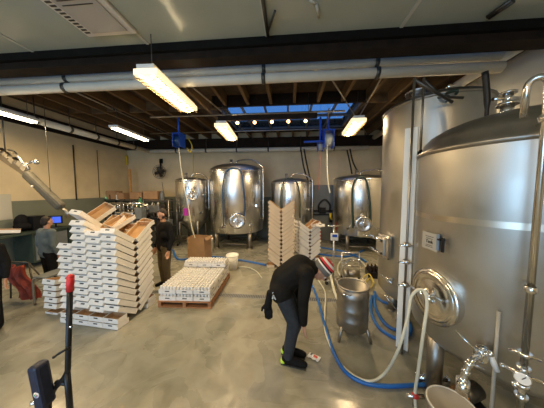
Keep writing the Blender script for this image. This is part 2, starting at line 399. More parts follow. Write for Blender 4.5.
# ---------------------------------------------------------------- lamps
def lamp(label, p0, p1, power, cage):
    p0, p1 = V(p0), V(p1); L_ = (p1 - p0).length; ang = math.atan2(-(p1.x - p0.x), p1.y - p0.y)
    t = thing('fluorescent_light', label, 'light', p0, ang, 'fluorescent lights hung under the roof')
    MB().bbox((-.12, 0, .02), (.12, L_, .08)).obj('housing', WHITEP, t, bevel=.006)
    if cage:
        mb = MB().bbox((-.155, .0, -.055), (.155, L_, -.05)); mb.bbox((-.16, 0, -.055), (-.155, L_, .02)); mb.bbox((.155, 0, -.055), (.16, L_, .02)); mb.bbox((-.155, -.003, -.055), (.155, 0, .02))
        mb.obj('lens', LENS_E, t)
        mb = MB(); n = int(L_ / .10)
        for i in range(n):
            y = (i + .5) * L_ / n; mb.tube([(-.15, y - .03, -.085), (.0, y + .04, -.085), (.15, y - .03, -.085)], .008, 5)
        mb.tube([(-.15, .0, -.085), (-.15, L_, -.085)], .006, 5); mb.tube([(.15, .0, -.085), (.15, L_, -.085)], .006, 5)
        mb.obj('wire_guard', mat('brass_wire', (.55, .38, .18), .4, .6), t)
        for x in (-.085, .085): MB().tube([(x, .03, -.056), (x, L_ - .03, -.056)], .016, 8).obj('tube', TUBE_E, t)
    else:
        for x in (-.05, .05): MB().tube([(x, .03, -.0), (x, L_ - .03, -.0)], .019, 8).obj('tube', TUBE_E, t)
    for y in (.15, L_ - .15): MB().tube([(0, y, .08), (0, y, ZC - p0.z)], .006, 5).obj('hanger_wire', DKSTEEL, t)
    l = bpy.data.lights.new('lamp_light', 'AREA'); l.shape = 'RECTANGLE'; l.size = .07; l.size_y = L_; l.energy = power; l.color = (1, .72, .39)
    lo = bpy.data.objects.new('lamp_light', l); COL.objects.link(lo); lo.parent = t; lo.location = (0, L_ / 2, -.062 if cage else -.03)
    return t
lamp('nearest fluorescent light, with a wire guard over its bright lens, left of centre', onZ(145, 70, LIGHT_Z), onZ(189, 108, LIGHT_Z), 82, True)
lamp('fluorescent light with wire guard hung in front of the largest far tank', onZ(221, 124, LIGHT_Z), onZ(232, 138, LIGHT_Z), 60, True)
lamp('fluorescent light hung just left of the tall right tank', onZ(359, 119, LIGHT_Z), onZ(348, 133, LIGHT_Z), 60, True)
lamp('bare-tube fluorescent light hung near the left wall pipe', onZ(113, 128, LIGHT_Z), onZ(147, 141, LIGHT_Z), 45, False)
lamp('fluorescent light at the left edge below the white wall pipe', onZ(-30, 105, LIGHT_Z), onZ(36, 123, LIGHT_Z), 60, False)
lamp('warm fluorescent light behind the top of the right tanks', (3.1, 4.3, LIGHT_Z + .3), (3.1, 5.6, LIGHT_Z + .3), 25, False)
# unseen lamps placed over the camera, behind the frame, under the low ceiling
for i, (x, y) in enumerate(((-2.4, -.8), (1.2, -2.9))):
    lamp(['fluorescent light under the low ceiling at left, behind the viewpoint', 'fluorescent light under the low ceiling at right, behind the viewpoint'][i], (x, y, ZL - .14), (x, y + 1.2, ZL - .14), 85, False)
y_ = 4.9; a = onY(218, 119, y_); b_ = onY(317, 118.5, y_)
t = thing('bulb_bar', 'dark hanging bar with a row of five small glowing bulbs', 'light', a)
L_ = (b_ - a).x
MB().bbox((0, -.04, -.05), (L_, .04, .06)).obj('bar', BROWNB, t)
for px in (237.4, 254.6, 271.9, 288.4, 305.6):
    x = onY(px, 121, y_).x - a.x
    MB().ball((x, 0, -.105), .075).obj('bulb', BULB_E, t); MB().cyl((x, 0, -.075), (x, 0, -.05), .02, seg=8).obj('socket', BLACKM, t)
for x in (.2, L_ - .2): MB().tube([(x, 0, .06), (x, 0, ZC - a.z)], .008, 5).obj('hanger_rod', DKSTEEL, t)

# ---------------------------------------------------------------- tanks
def dome_prof(r, zt, dh, n=7): return [(r * math.cos(math.pi / 2 * i / n), zt + dh * math.sin(math.pi / 2 * i / n)) for i in range(n + 1)]
def tank(name, label, px, Y, r, y_sh, y_bot, dh, cone=0, man=(0, 0, .2), legs=4, legr=.055, rect=False, m=None, extra=None):
    """px, Y: middle of the body; y_sh, y_bot: picture rows of shoulder and lower edge on the near side"""
    m = m or STEEL; c = onY(px, 200, Y); base = V((c.x, c.y, 0))
    yf = Y - r * .3
    zt = onY(px, y_sh, yf).z; zb = onY(px, y_bot, Y - r).z
    t = thing(name, label, 'tank', base)
    prof = [(0, zb - .10 if not cone else zb - cone)]
    if cone: prof += [(.06, zb - cone), (r * .985, zb - .01)]
    else: prof += [(r * .5, zb - .09), (r * .9, zb - .04)]
    prof += [(r, zb), (r, zt)]
    MB().lathe(prof + [(r * .985, zt + .03)], 56).obj('shell', m, t)
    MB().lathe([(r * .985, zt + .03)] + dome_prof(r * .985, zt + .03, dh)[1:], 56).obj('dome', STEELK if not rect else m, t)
    MB().lathe([(r + .004, zt - .04), (r + .016, zt - .03), (r + .016, zt), (r + .004, zt + .01)], 56).obj('shoulder_band', m, t)
    for i in range(legs):
        a = math.pi / 4 + i * math.pi * 2 / legs; rr = r * .86
        x, y = rr * math.cos(a), rr * math.sin(a)
        MB().cyl((x, y, .03), (x, y, zb + (-.02 if not cone else .0) + (.0 if not cone else .1)), legr, seg=14).cyl((x, y, 0), (x, y, .03), legr * 1.6, seg=14).obj('leg', STEELK, t)
    mb = MB()
    for i in range(legs):
        a = math.pi / 4 + i * math.pi * 2 / legs; b = a + math.pi * 2 / legs; rr = r * .86
        mb.tube([(rr * math.cos(a), rr * math.sin(a), .16), (rr * math.cos(b), rr * math.sin(b), .16)], .02, 6)
    mb.obj('leg_brace', STEELK, t)
    # manway on the side that faces the viewer
    ang, z, mr = man
    fa = math.atan2(-base.y, -base.x) + ang; n = V((math.cos(fa), math.sin(fa), 0)); ctr = n * r + V((0, 0, z))
    rot = n.to_track_quat('Z', 'Y').to_matrix().to_4x4(); M = Matrix.Translation(ctr) @ rot
    mw = MB().lathe([(mr, -.06), (mr, .05), (mr * 1.08, .055), (mr * 1.08, .075), (mr * .92, .08)], 32, M).obj('manway', STEELD, t)
    MB().lathe([(mr * .92, .05), (mr * .80, .06), (mr * .76, .045), (mr * .4, .06), (0, .065)], 32, M).obj('manway_door', m if m is STEEL else STEELD, mw)
    mb = MB()
    for q in (0, math.pi / 2): mb.tube([M @ V((mr * .6 * math.cos(q), mr * .6 * math.sin(q), .14)), M @ V((-mr * .6 * math.cos(q), -mr * .6 * math.sin(q), .14))], .012, 6)
    mb.cyl(M @ V((0, 0, .10)), M @ V((0, 0, .16)), .02, seg=8).obj('manway_handle', CHROME, mw)
    # spray pipe over the dome and down the side
    sa = fa + (-1.15 if px > 100 else 1); s = V((math.cos(sa), math.sin(sa), 0))
    sa2 = fa + 1.12; s2 = V((math.cos(sa2), math.sin(sa2), 0)); R2 = r + .07
    top = zt + dh + .14
    pts = spline([V((0, 0, zt + dh * .9)), V((0, 0, top)) + s2 * .04, s2 * (R2 * .55) + V((0, 0, top + .03)), s2 * (R2 * .92) + V((0, 0, zt + dh * .8)), s2 * R2 + V((0, 0, zt - .1)), s2 * R2 + V((0, 0, zb + .35))], 8)
    MB().tube(pts, .026, 10).obj('spray_pipe', STEELD, t)
    for z2 in (zb + .42, (zb + zt) / 2): MB().tube([s2 * (r - .02) + V((0, 0, z2)), s2 * (R2 + .03) + V((0, 0, z2))], .016, 6).obj('pipe_clip', STEELK, t)
    MB().cyl((-.18, -.1, zt + dh * .85), (-.18, -.1, top + .02), .045, seg=12).cyl((-.18, -.1, top + .02), (-.18, -.1, top + .05), .06, seg=12).obj('vent_port', STEELK, t)
    v = MB()
    for (q, zz_) in ((-.45, zb + .25), (.38, zb + .3), (.62, zb + .95)):
        d = V((math.cos(fa + q), math.sin(fa + q), 0)); v.cyl(d * (r - .02) + V((0, 0, zz_)), d * (r + .13) + V((0, 0, zz_)), .025, seg=8); v.box(d * (r + .14) + V((0, 0, zz_)), (.05, .05, .07)); v.tube([d * (r + .14) + V((0, 0, zz_)), d * (r + .14) + V((.12, -.02, zz_ + .03))], .01, 6)
    v.obj('valve', CHROME, t)
    return t, base, zt, zb, fa
T1 = tank('fermenter_tank', 'small cone-bottomed steel fermenter, leftmost of the far tanks', 193, 7.75, .60, 180, 224, .14, cone=.62, man=(0, 0, 0), legs=4)if False else None

def manz(py, px, Y): return onY(px, py, Y).z
t1, b1, zt1, zb1, fa1 = tank('fermenter_tank', 'small cone-bottomed steel fermenter, leftmost of the far tanks', 192.5, 7.75, .595, 181, 221, .12, cone=.62, man=(0, manz(196, 190, 7.2), .17), legs=4, legr=.045)
t2, b2, zt2, zb2, fa2 = tank('brite_tank', 'largest of the far steel tanks, between the fermenter and the tan carton stack', 237, 7.7, .99, 171, 234, .26, man=(0, manz(221, 233, 6.7), .25), legr=.075)
t3, b3, zt3, zb3, fa3 = tank('brite_tank', 'far steel tank behind the tan carton stack', 291, 8.0, .765, 183, 236, .17, man=(.15, manz(226, 302, 7.2), .2), legr=.06)
t4, b4, zt4, zb4, fa4 = tank('brite_tank', 'far steel tank nearest the tall right tank', 360, 7.7, .94, 180, 237, .17, man=(.12, manz(224, 362, 6.8), .24), legr=.06)

def on_tank(px, py, base, r, off=0.02):
    """point where the line of sight meets the vertical cylinder of the tank"""
    d = ray(px, py); o = CAM - base; rr = r + off
    a = d.x ** 2 + d.y ** 2; b = 2 * (o.x * d.x + o.y * d.y); c = o.x ** 2 + o.y ** 2 - rr * rr
    disc = max(b * b - 4 * a * c, 0); s = (-b - math.sqrt(disc)) / (2 * a); return CAM + d * s
def hose(label, pts, r, m, seg=8, n=10, name='hose', group=None):
    p = spline(pts, n); return put(name, MB().tube(p, r, seg), m, label, 'hose', group=group)

hose('dark hose hooked over the largest far tank, left strand', [on_tank(x, y, b2, .99, .05) for x, y in ((224, 228), (223, 205), (223, 185), (226, 172), (234, 168), (241, 172), (244, 190), (245, 210), (242, 226))], .022, DKBLUE)
hose('dark green hose hanging in an arch on the tank behind the tan carton stack', [on_tank(x, y, b3, .765, .05) for x, y in ((281, 215), (281, 195), (283, 183), (290, 178), (297, 183), (300, 198), (300, 218))], .02, DKGREEN)
hose('dark hose hanging in an arch on the far tank nearest the tall right tank', [on_tank(x, y, b4, .94, .05) for x, y in ((353, 228), (352, 205), (353, 185), (359, 177), (366, 180), (370, 200), (371, 222))], .026, DKGREEN)
# digits on the left fermenter
def text(name, body, size, p, n, m, parent=None, label=None, cat=None, ext=.002):
    cu = bpy.data.curves.new(name, 'FONT'); cu.body = body; cu.size = size; cu.extrude = ext; cu.align_x = 'CENTER'; cu.align_y = 'CENTER'
    o = bpy.data.objects.new(name, cu); COL.objects.link(o)
    dg = bpy.context.evaluated_depsgraph_get(); me = bpy.data.meshes.new_from_object(o.evaluated_get(dg)); bpy.data.objects.remove(o)
    me.materials.clear(); me.materials.append(m); o = bpy.data.objects.new(name, me); COL.objects.link(o)
    n = V(n).normalized(); x = V((0, 0, 1)).cross(n).normalized(); y = n.cross(x)
    M = Matrix((x, y, n)).transposed().to_4x4(); M.translation = V(p)
    if parent: o.parent = parent; M = Matrix.Translation(-V(parent.location)) @ M
    o.matrix_local = M
    return o
for ch, px in (('1', 185.5), ('3', 188.5), ('9', 194.5)):
    p = on_tank(px, 188.5, b1, .595, .008); n = p - b1; n.z = 0
    text('number', ch, .18, p, n, SLOT, t1)
p = on_tank(191.5, 190, b1, .595, .012)
MB().box((0, 0, 0), (.06, .01, .11)).obj('yellow_tag', YELP, t1, loc=p - b1)
p = onY(186, 212, 7.0)
put('tag_board', MB().box((0, 0, 0), (.17, .03, .27)), PURP, 'small purple plaque hanging in front of the left fermenter', 'sign', loc=p, bevel=.005)
# hoses hung above the tanks to the ceiling
for i, (q, lab) in enumerate((([(301, 150), (304, 168), (309, 183)], 'black hose dropping from the far pipe to the tank behind the tan stack'), ([(304, 149), (307, 165), (311, 182)], 'second black hose beside the first, dropping to the tank behind the tan stack'),
            ([(347, 150), (350, 163), (352, 174)], 'black hose dropping from the far pipe to the far tank nearest the right'), ([(350, 149), (353, 162), (358, 172)], 'second black hose dropping to the far tank nearest the right'))):
    hose(lab, [onY(x, y, 8.2) for x, y in q], .03, RUBBER)

# the two big tanks on the right
angA = R(44.7); A = V((3.02 * math.sin(angA), 3.02 * math.cos(angA), 0)); rA = .75
angB = R(32.5); B = V((4.50 * math.sin(angB), 4.50 * math.cos(angB), 0)); rB = .74
def depth_z(py, base, r, px):
    p = on_tank(px, py, base, r, 0); return p.z
zbA, ztA = depth_z(326, A, rA, 419), depth_z(156, A, rA, 419)
zbB, ztB = depth_z(284, B, rB, 378), depth_z(118, B, rB, 377)
print('tankA', A, zbA, ztA, 'B', B, zbB, ztB)
def big_tank(name, label, base, r, zb, zt, dh, m):
    t = thing(name, label, 'tank', base)
    MB().lathe([(0, zb - .22), (r * .4, zb - .19), (r * .93, zb - .05), (r, zb + .02), (r, zt)], 72).obj('shell', m, t)
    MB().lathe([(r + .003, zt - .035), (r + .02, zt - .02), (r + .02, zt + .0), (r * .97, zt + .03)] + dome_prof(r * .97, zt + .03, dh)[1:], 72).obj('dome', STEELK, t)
    for i in range(4):
        a = R(225) + math.atan2(base.y, base.x) - R(45) + R(12) + i * math.pi / 2 + R(35)
        x, y = r * .84 * math.cos(a), r * .84 * math.sin(a)
        MB().cyl((x, y, .02), (x, y, zb), .07, seg=18).cyl((x, y, 0), (x, y, .02), .09, seg=18).obj('leg', STEELK, t)
    return t
tA = big_tank('conditioning_tank', 'nearest large satin steel tank with a round manway, at the right', A, rA, zbA, ztA, .30, STEELR)
tB = big_tank('conditioning_tank', 'tall steel tank standing behind the nearest one, at the right', B, rB, zbB, ztB, .11, STEELR)
# weld band on the near tank
z0 = depth_z(218, A, rA, 440)
MB().lathe([(rA + .002, z0 - .026), (rA + .002, z0 + .026)], 72).obj('weld_band', mat('polished_band', (.66, .61, .52), .34, 1.0), tA)
def tank_frame(px, py, base, r):
    p = on_tank(px, py, base, r, 0); n = p - base; n.z = 0; n.normalize(); M = Matrix.Translation(p - base) @ n.to_track_quat('Z', 'Y').to_matrix().to_4x4()
    return M, p, n
# manway of the near tank
pm = on_tank(437, 296, A, rA, .0)
M, p, n = tank_frame(434, 296, A, rA)
zr = (on_tank(434, 266, A, rA).z - on_tank(434, 327, A, rA).z) / 2 * .84
mw = MB().lathe([(zr * 1.02, -.08), (zr * 1.06, .012), (zr * 1.06, .022), (zr * .92, .028)], 40, M).obj('manway', STEELD, tA)
MB().lathe([(zr * .93, .02), (zr * .86, .042), (zr * .78, .03), (zr * .6, .036), (0, .05)], 40, M).obj('manway_door', STEELD, mw)
MB().tube([M @ V((-zr * .8, 0, .075)), M @ V((zr * .4, 0, .09))], .014, 8).tube([M @ V((0, -zr * .3, .08)), M @ V((0, zr * .3, .08))], .014, 8).cyl(M @ V((0, 0, .03)), M @ V((0, 0, .11)), .02, seg=10).obj('manway_handle', CHROME, mw)
# placard and bracket
M, p, n = tank_frame(431, 241, A, rA + .002)
pl_ = MB().box(M @ V((0, 0, .012)), (.19, .165, .008), M.to_3x3()).obj('placard', mat('placard_grey', (.42, .40, .35), .5), tA)
for (dz, s) in ((.045, .10), (.025, .08), (-.04, .08), (-.055, .09)):
    MB().box(M @ V((0, dz, .017)), (s, .004, .002), M.to_3x3()).obj('text_line', SLOT, pl_)
o = text('placard_text', 'Tank', .045, A + (M @ V((0, -.005, .017))), n, SLOT, pl_); o.matrix_local = Matrix.Translation(-A) @ Matrix.Translation(V((0, 0, 0))) @ o.matrix_local if False else o.matrix_local
_x = V((0, 0, 1)).cross(n).normalized(); _M = Matrix((_x, n.cross(_x), n)).transposed().to_4x4(); _M.translation = M @ V((0, -.005, .017)); o.matrix_local = _M
M, p, n = tank_frame(446, 245, A, rA)
MB().box(M @ V((0, 0, .035)), (.018, .13, .018), M.to_3x3()).box(M @ V((-.03, .04, .02)), (.05, .015, .03), M.to_3x3()).obj('thermometer_bracket', BLACKM, tA)
MB().box(M @ V((-.062, .01, .015)), (.022, .15, .012), M.to_3x3()).obj('blue_strip', mat('blue_grey_strip', (.20, .27, .36), .5), tA)
# top fittings of the near tank
for i, (px, dh, s) in enumerate(((437, .16, 1), (452, .20, 1), (497, .2, 1.2))): pass
topA = ztA + .30
mb = MB(); c0 = V((-.22, -.12, topA - .04))
mb.cyl(c0, c0 + V((0, 0, .10)), .045, seg=12).cyl(c0 + V((0, 0, .1)), c0 + V((0, 0, .12)), .075, seg=12).cyl(c0 + V((0, 0, .12)), c0 + V((0, 0, .2)), .035, seg=12).cyl(c0 + V((0, 0, .2)), c0 + V((0, 0, .215)), .06, seg=12).tube([c0 + V((-.12, 0, .16)), c0 + V((.14, .02, .17))], .016, 8)
mb.obj('pressure_valve', CHROME, tA)
# hook-topped riser pipe in front of the near tank
pr = on_tank(534, 250, A, rA, .16)
pt = lambda py: V((pr.x, pr.y, on_tank(534, py, A, rA, .16).z))
zt_, zl_ = on_tank(534, 78, A, rA, .16).z, on_tank(534, 372, A, rA, .16).z
dirc = V((A.x - pr.x, A.y - pr.y, 0)).normalized()
side = V((-.7, .7, 0)).normalized()
t = tA; bb = V((A.x, A.y, 0))
pts = [V((pr.x, pr.y, zl_)), V((pr.x, pr.y, zt_ - .06))] + [V((pr.x, pr.y, zt_ - .06)) + side * (.042 - .042 * math.cos(q)) + V((0, 0, .06 * math.sin(q))) for q in [math.pi * i / 10 for i in range(1, 11)]] + [V((pr.x, pr.y, zt_ - .5))]
pts[-1] = V((pr.x, pr.y, ztA + .10)) + side * .084 + dirc * .05
MB().tube([q - bb for q in pts], .019, 12).obj('riser_pipe', STEELD, tA)
for i, py in enumerate((120, 290)):
    q = pt(py) - bb; MB().tube([q, q + dirc * .17], .014, 6).lathe([(.028, -.02), (.034, -.01), (.034, .01), (.028, .02)], 14, Matrix.Translation(q)).obj('pipe_clamp', CHROME, tA)
# gauge and valves at the riser's foot
gp = V((pr.x, pr.y, zl_)); toC = (CAM - gp); toC.z *= .2; toC.normalize()
Mg = Matrix.Translation(gp - bb + toC * .04 + V((0, 0, -.05))) @ toC.to_track_quat('Z', 'Y').to_matrix().to_4x4()
g = MB().lathe([(0, -.02), (.042, -.02), (.042, .015), (.036, .017)], 24, Mg).obj('pressure_gauge', CHROME, tA)
MB().lathe([(0, .0165), (.036, .0165)], 24, Mg).obj('gauge_dial', WHITEP, g)
MB().box(Mg @ V((.006, .008, .019)), (.004, .03, .002), Mg.to_3x3() @ Euler((0, 0, -.6)).to_matrix()).obj('needle', SLOT, g)
mb = MB(); q = gp - bb
sd = toC.cross(V((0, 0, 1))).normalized()
mb.cyl(q + V((0, 0, .02)), q + V((0, 0, -.30)), .02, seg=10)
for dz in (.10, .0, -.12, -.2): mb.cyl(q + V((0, 0, dz - .012)), q + V((0, 0, dz + .012)), .034, seg=12)
mb.tube([q + sd * -.09 + V((0, 0, -.04)), q + sd * .08 + V((0, 0, -.045))], .014, 8).tube([q + sd * -.07 + V((0, 0, .10)), q + sd * .07 + V((0, 0, .09))], .01, 8)
mb.ball(q + sd * .09 + V((0, 0, -.045)), .035).ball(q - sd * .095 + V((0, 0, -.04)), .035).ball(q + V((0, 0, -.14)) + sd * .03, .04)
mb.obj('valve_body', CHROME, tA)
MB().box(q - sd * .10 + V((0, 0, .05)), (.05, .02, .022), (0, .4, .6)).obj('valve_lever', BLUEP, tA)
# racking arm cluster on the shell
M, p, n = tank_frame(484, 350, A, rA)
mb = MB(); mb.cyl(M @ V((0, 0, -.02)), M @ V((0, 0, .10)), .03, seg=14).cyl(M @ V((0, 0, .1)), M @ V((0, 0, .12)), .045, seg=14).cyl(M @ V((0, 0, .02)), M @ V((0, 0, .035)), .05, seg=14)
e0 = M @ V((0, 0, .12)); q1 = on_tank(469, 364, A, rA, .22) - bb; q2 = on_tank(463, 380, A, rA, .24) - bb
mb.tube(spline([e0, (e0 + q1) / 2 + V((0, 0, .02)), q1, q2], 6), .022, 12)
for q in (q1, (q1 + q2) / 2, q2): mb.ball(q, .06)
mb.tube([q2, q2 + V((0, 0, -.10))], .042, 14)
mb.tube([e0 + V((0, 0, .02)), on_tank(456, 331, A, rA, .16) - bb], .009, 6)
mb.tube([e0, e0 + V((.02, -.05, .07))], .012, 6).ball(e0 + V((.02, -.05, .07)), .045).tube([q1, q1 + V((.10, 0, -.03))], .01, 6)
mb.obj('outlet_valve', CHROME, tA)
# thin drop tube and white pull handle
a = on_tank(499, 312, A, rA, .03) - bb
MB().tube([a, V((a.x, a.y, .05))], .012, 8).obj('sight_tube', mat('sight_tube_grey', (.35, .34, .30), .3), tA)
a = on_tank(490, 352, A, rA, .08) - bb; b_ = on_tank(497, 371, A, rA, .07) - bb
MB().tube([a, (a + b_) / 2 + V((0, 0, -.01)), b_], [.012, .02, .018], 8).obj('sample_handle', WHITEP, tA)

# tank B fittings
bbB = V((B.x, B.y, 0))
M, p, n = tank_frame(386, 246, B, rB)
mwb = MB().box(M @ V((0, .0, .04)), (.34, .42, .09), M.to_3x3()).obj('manway', STEELD, tB, bevel=.04)
MB().box(M @ V((0, 0, .10)), (.24, .30, .04), M.to_3x3()).obj('manway_door', STEELR, mwb, bevel=.03)
mb = MB(); 
for dy in (-.10, .12): mb.tube([M @ V((-.30, dy, .14)), M @ V((.10, dy, .15))], .022, 8)
mb.tube([M @ V((-.30, .12, .14)), M @ V((-.42, .10, .2))], .014, 6)
mb.obj('manway_clamp', CHROME, mwb)
M, p, n = tank_frame(393, 279, B, rB)
mb = MB().cyl(M @ V((0, 0, -.02)), M @ V((0, 0, .12)), .03, seg=10).cyl(M @ V((0, 0, .08)), M @ V((0, 0, .1)), .055, seg=12).tube([M @ V((-.14, .04, .12)), M @ V((.1, -.02, .12))], .016, 8)
mb.obj('outlet_valve', CHROME, tB)
q = V((-.42, -.28, ztB + .06))
mb = MB().cyl(q + V((0, 0, -.1)), q + V((0, 0, .10)), .15, seg=24).cyl(q + V((0, 0, .1)), q + V((0, 0, .12)), .17, seg=24); mb.obj('top_manway', STEEL, tB)
q = V((.1, -.2, ztB + .10)); mb = MB().cyl(q, q + V((0, 0, .14)), .04, seg=12).ball(q + V((0, 0, .18)), (.12, .1, .1)).tube([q + V((0, 0, .1)), q + V((.3, 0, .12))], .02, 8); mb.obj('vent_valve', YELP if False else CHROME, tB)
put('hose_coil', MB().tube(spline([onY(447 + 6 * math.cos(a_ / 2), 97 + 4 * math.sin(a_ / 2), 3.1) + V((0, .1 * math.sin(a_), 0)) for a_ in range(13)], 4), .02), DKGREEN, 'dark coiled hose lying on the top of the tall right tank', 'hose')
# post and thin pipes between the tanks
pb = V((on_tank(409, 200, B, rB, .06).x, on_tank(409, 200, B, rB, .06).y, 0)); d_ = ray(408.5, 200); s_ = 2.70 / d_.y; pb = V((d_.x * s_, 2.70, 0))
zc = onY(409, 285, 2.7).z; zt_ = onY(409, 128, 2.7).z
t = thing('cable_duct', 'white vertical duct strip between the two big right tanks', 'duct', pb, R(-38))
MB().bbox((-.068, -.02, .0), (.068, .02, zt_)).obj('duct_cover', mat('duct_white', (.88, .87, .82), .6), t, bevel=.004)
MB().bbox((-.07, -.03, 0), (.07, .03, .02)).obj('foot_plate', STEELK, t)
for i, (px, Y, top, bot, lab) in enumerate(((414.5, 2.62, 78, 340, 'thin steel pipe rising in front of the white duct strip'), (424, 2.85, 78, 150, 'shorter thin steel pipe with elbow rising above the nearest tank'))):
    a = onY(px, top, Y); b_ = onY(px - (0 if i else 0), bot, Y); z2 = min(a.z, ZC)
    t = thing('riser_pipe', lab, 'pipe', (a.x, Y, 0))
    z1 = 0 if i == 0 else b_.z
    MB().tube([(0, 0, z1), (0, 0, z2)], .014, 10).obj('pipe_run', STEELK, t)
    if i: MB().tube(spline([(0, 0, z1), (.0, 0, z1 - .03), (-.1, -.03, z1 - .05), (-.16, -.05, z1 - .05)], 5), .02, 8).obj('elbow', BLACKM, t)
    else:
        for py in (245, 262, 285):
            z3 = onY(px, py, Y).z; MB().lathe([(.03, -.025), (.04, -.02), (.04, .02), (.03, .025)], 12, Matrix.Translation(V((0, 0, z3)))).tube([(-.10, -.02, z3), (.10, -.03, z3)], .012, 6).obj('clamp', CHROME, t)
    mb = MB().tube([(0, 0, z2 - .02), (.5, .1, z2 - .25)] if not i else [(0, 0, z2 - .02), (.25, .05, z2 - .22), (.55, .1, z2 - .22)], .018, 8); mb.obj('branch_pipe', DKSTEEL, t)
# dark drop pipe and valves above the near tank
a = onY(485, 72, 2.35); b_ = onY(487, 106, 2.35); b_.z = ztA + .22
put('drop_hose', MB().tube(spline([a, (a + b_) / 2 + V((.02, 0, 0)), b_], 5), [.028] * 6 + [.018] * 5, 10), BLACKM, 'short black hose dropping to the top of the nearest tank', 'hose')

# ---------------------------------------------------------------- carton trays
TL, TW, TH = .40, .262, .080
def tray_mesh(name, out, inn, mark=None):
    mb = MB(); w_ = .004; L2, W2 = TL / 2, TW / 2
    mb.bbox((-W2, -L2, 0), (W2, L2, w_), 0)
    for sx in (-1, 1): mb.bbox((sx * W2, -L2, 0), (sx * (W2 - w_), L2, TH), 0)
    for sy in (-1, 1): mb.bbox((-W2 + w_, sy * L2, 0), (W2 - w_, sy * (L2 - w_), TH), 0)
    mb.bbox((-W2 + w_, -L2 + w_, w_), (W2 - w_, L2 - w_, w_ + .002), 1)
    for sx in (-1, 1): mb.bbox((sx * (W2 - w_), -L2 + w_, w_), (sx * (W2 - w_ - .002), L2 - w_, TH - .003), 1)
    for sy in (-1, 1): mb.bbox((-W2 + w_, sy * (L2 - w_), w_), (W2 - w_, sy * (L2 - w_ - .002), TH - .003), 1)
    for sy in (-1, 1):   # hand hole with its shadowed inner flap
        mb.bbox((-.036, sy * (L2 + .0006), .045), (.036, sy * (L2 - .001), .064), 2)
    if mark: mb.bbox((-.05, -L2 - .0006, .068), (.05, -L2, .072), 3)
    return mb.mesh(name, [out, inn, SLOT, mat('carton_print', (.5, .25, .25), .6)])
ME_W = tray_mesh('carton_tray', CARD, KRAFT); ME_T = tray_mesh('carton_tray', TANC, KRAFT)
TH_ = R(35)
def tray(me, label, p, rz, tilt, group, flip=0):
    """tilt >0: the +Y end is lower"""
    o = bpy.data.objects.new('carton_tray', me); COL.objects.link(o)
    o.location = p; o.rotation_euler = Euler((-tilt + flip, 0, rz)); o.rotation_mode = 'XYZ'
    tag(o, label, 'carton', group)
    return o
def chevron(org, rz, me, ncols, heights, sname, group, pitch=.108, jit=.006, colname=None, rows=('front', 'back')):
    """V-shaped layers: local x runs along the columns, y across the V; org is the middle of the V's foot at column 0"""
    ux = V((math.cos(rz), math.sin(rz), 0)); uy = V((-math.sin(rz), math.cos(rz), 0))
    cx = (TL / 2) * math.cos(TH_) + TH * math.sin(TH_) / 2 * 2 + .003
    lift = (TL / 2) * math.sin(TH_)
    for c in range(ncols):
        off = (c % 2) * .045
        for r_, s in ((0, -1), (1, 1)):
            for k_ in range(heights[c] + (r_ and 0)):
                p = V(org) + ux * (c * (TW + .006) + random.uniform(-jit, jit)) + uy * (s * cx + random.uniform(-jit, jit) * .6) + V((0, 0, lift + .005 + off + k_ * pitch))
                cn = colname[c] if colname else ''
                pos = 'topmost' if k_ == heights[c] - 1 else ORD[k_] + (' up' if k_ else '')
                tray(me, ('%s carton tray, %s, %s row%s of the %s' % ('white' if me is ME_W else 'tan', pos, rows[r_], (', ' + cn) if cn else '', sname)), p, rz, -s * TH_, group)
    return ux, uy, cx
RZ = R(-5)
fr = onZ(117, 331, 0)          # near right foot of the left stack
ux = V((math.cos(RZ), math.sin(RZ), 0)); uy = V((-math.sin(RZ), math.cos(RZ), 0))
org = fr - ux * (TW * .5 + 3 * (TW + .006)) + uy * .40
G1 = 'white carton trays in the big leaning stack'
chevron((org.x, org.y, .0), RZ, ME_W, 4, [10, 13, 12, 12], 'left stack', G1, colname=['leftmost column', 'second column', 'third column', 'right column'])
for c in range(4):   # flat trays under the raised ends
    for s, nm in ((-1, 'front'), (1, 'back')):
        o = tray(ME_W, 'flat white tray on the floor beneath the %s row, %s, left stack' % (nm, ['leftmost column', 'second column', 'third column', 'right column'][c]), org + ux * (c * (TW + .006) + .0) + uy * (s * .29) + V((0, 0, .003)), RZ, 0, G1)
        o.scale = (1, .50, 1.0)
        o = tray(ME_W, 'upper flat white tray beneath the %s row, %s, left stack' % (nm, ['leftmost column', 'second column', 'third column', 'right column'][c]), org + ux * (c * (TW + .006) + .0) + uy * (s * .30) + V((0, 0, .085)), RZ, 0, G1)
        o.scale = (1, .40, 1.0)
# loose trays thrown on top
z13 = (TL / 2) * math.sin(TH_) + 13 * .108
def loose(label, px, py, Y, rot, grp='loose trays on top of the left stack'):
    o = bpy.data.objects.new('carton_tray', ME_W); COL.objects.link(o); o.location = onY(px, py, Y); o.rotation_euler = rot; tag(o, label, 'carton', grp); return o
loose('white carton tray tipped up at the very top left of the left stack', 84, 221, org.y - .10, (R(-42), R(4), R(-14)))
loose('open tray showing brown inside, highest at the back of the left stack', 102, 214, org.y + .28, (R(38), R(18), R(-14)))
loose('open tray showing brown inside, behind the highest middle of the left stack', 121, 223, org.y + .22, (R(26), R(10), R(-12)))
loose('open tray showing brown inside, at the top right corner of the left stack', 141, 228, org.y + .40, (R(24), R(8), R(-12)))
# second small stack peeping out behind on the left
o2 = onZ(47, 317, 0)
for k_ in range(5):
    tray(ME_W, 'white carton tray, %s of the short pile at the left foot of the stack' % (ORD[k_] if k_ < 4 else 'topmost'), V((o2.x + .015 * (k_ % 2), o2.y + .25, .06 + k_ * .105)), RZ, R(14), 'short pile of trays beside the left stack')
tray(ME_W, 'flat white carton tray beneath the short pile at the left', V((o2.x, o2.y + .17, .003)), RZ, 0, 'short pile of trays beside the left stack').scale = (1, .5, .4)

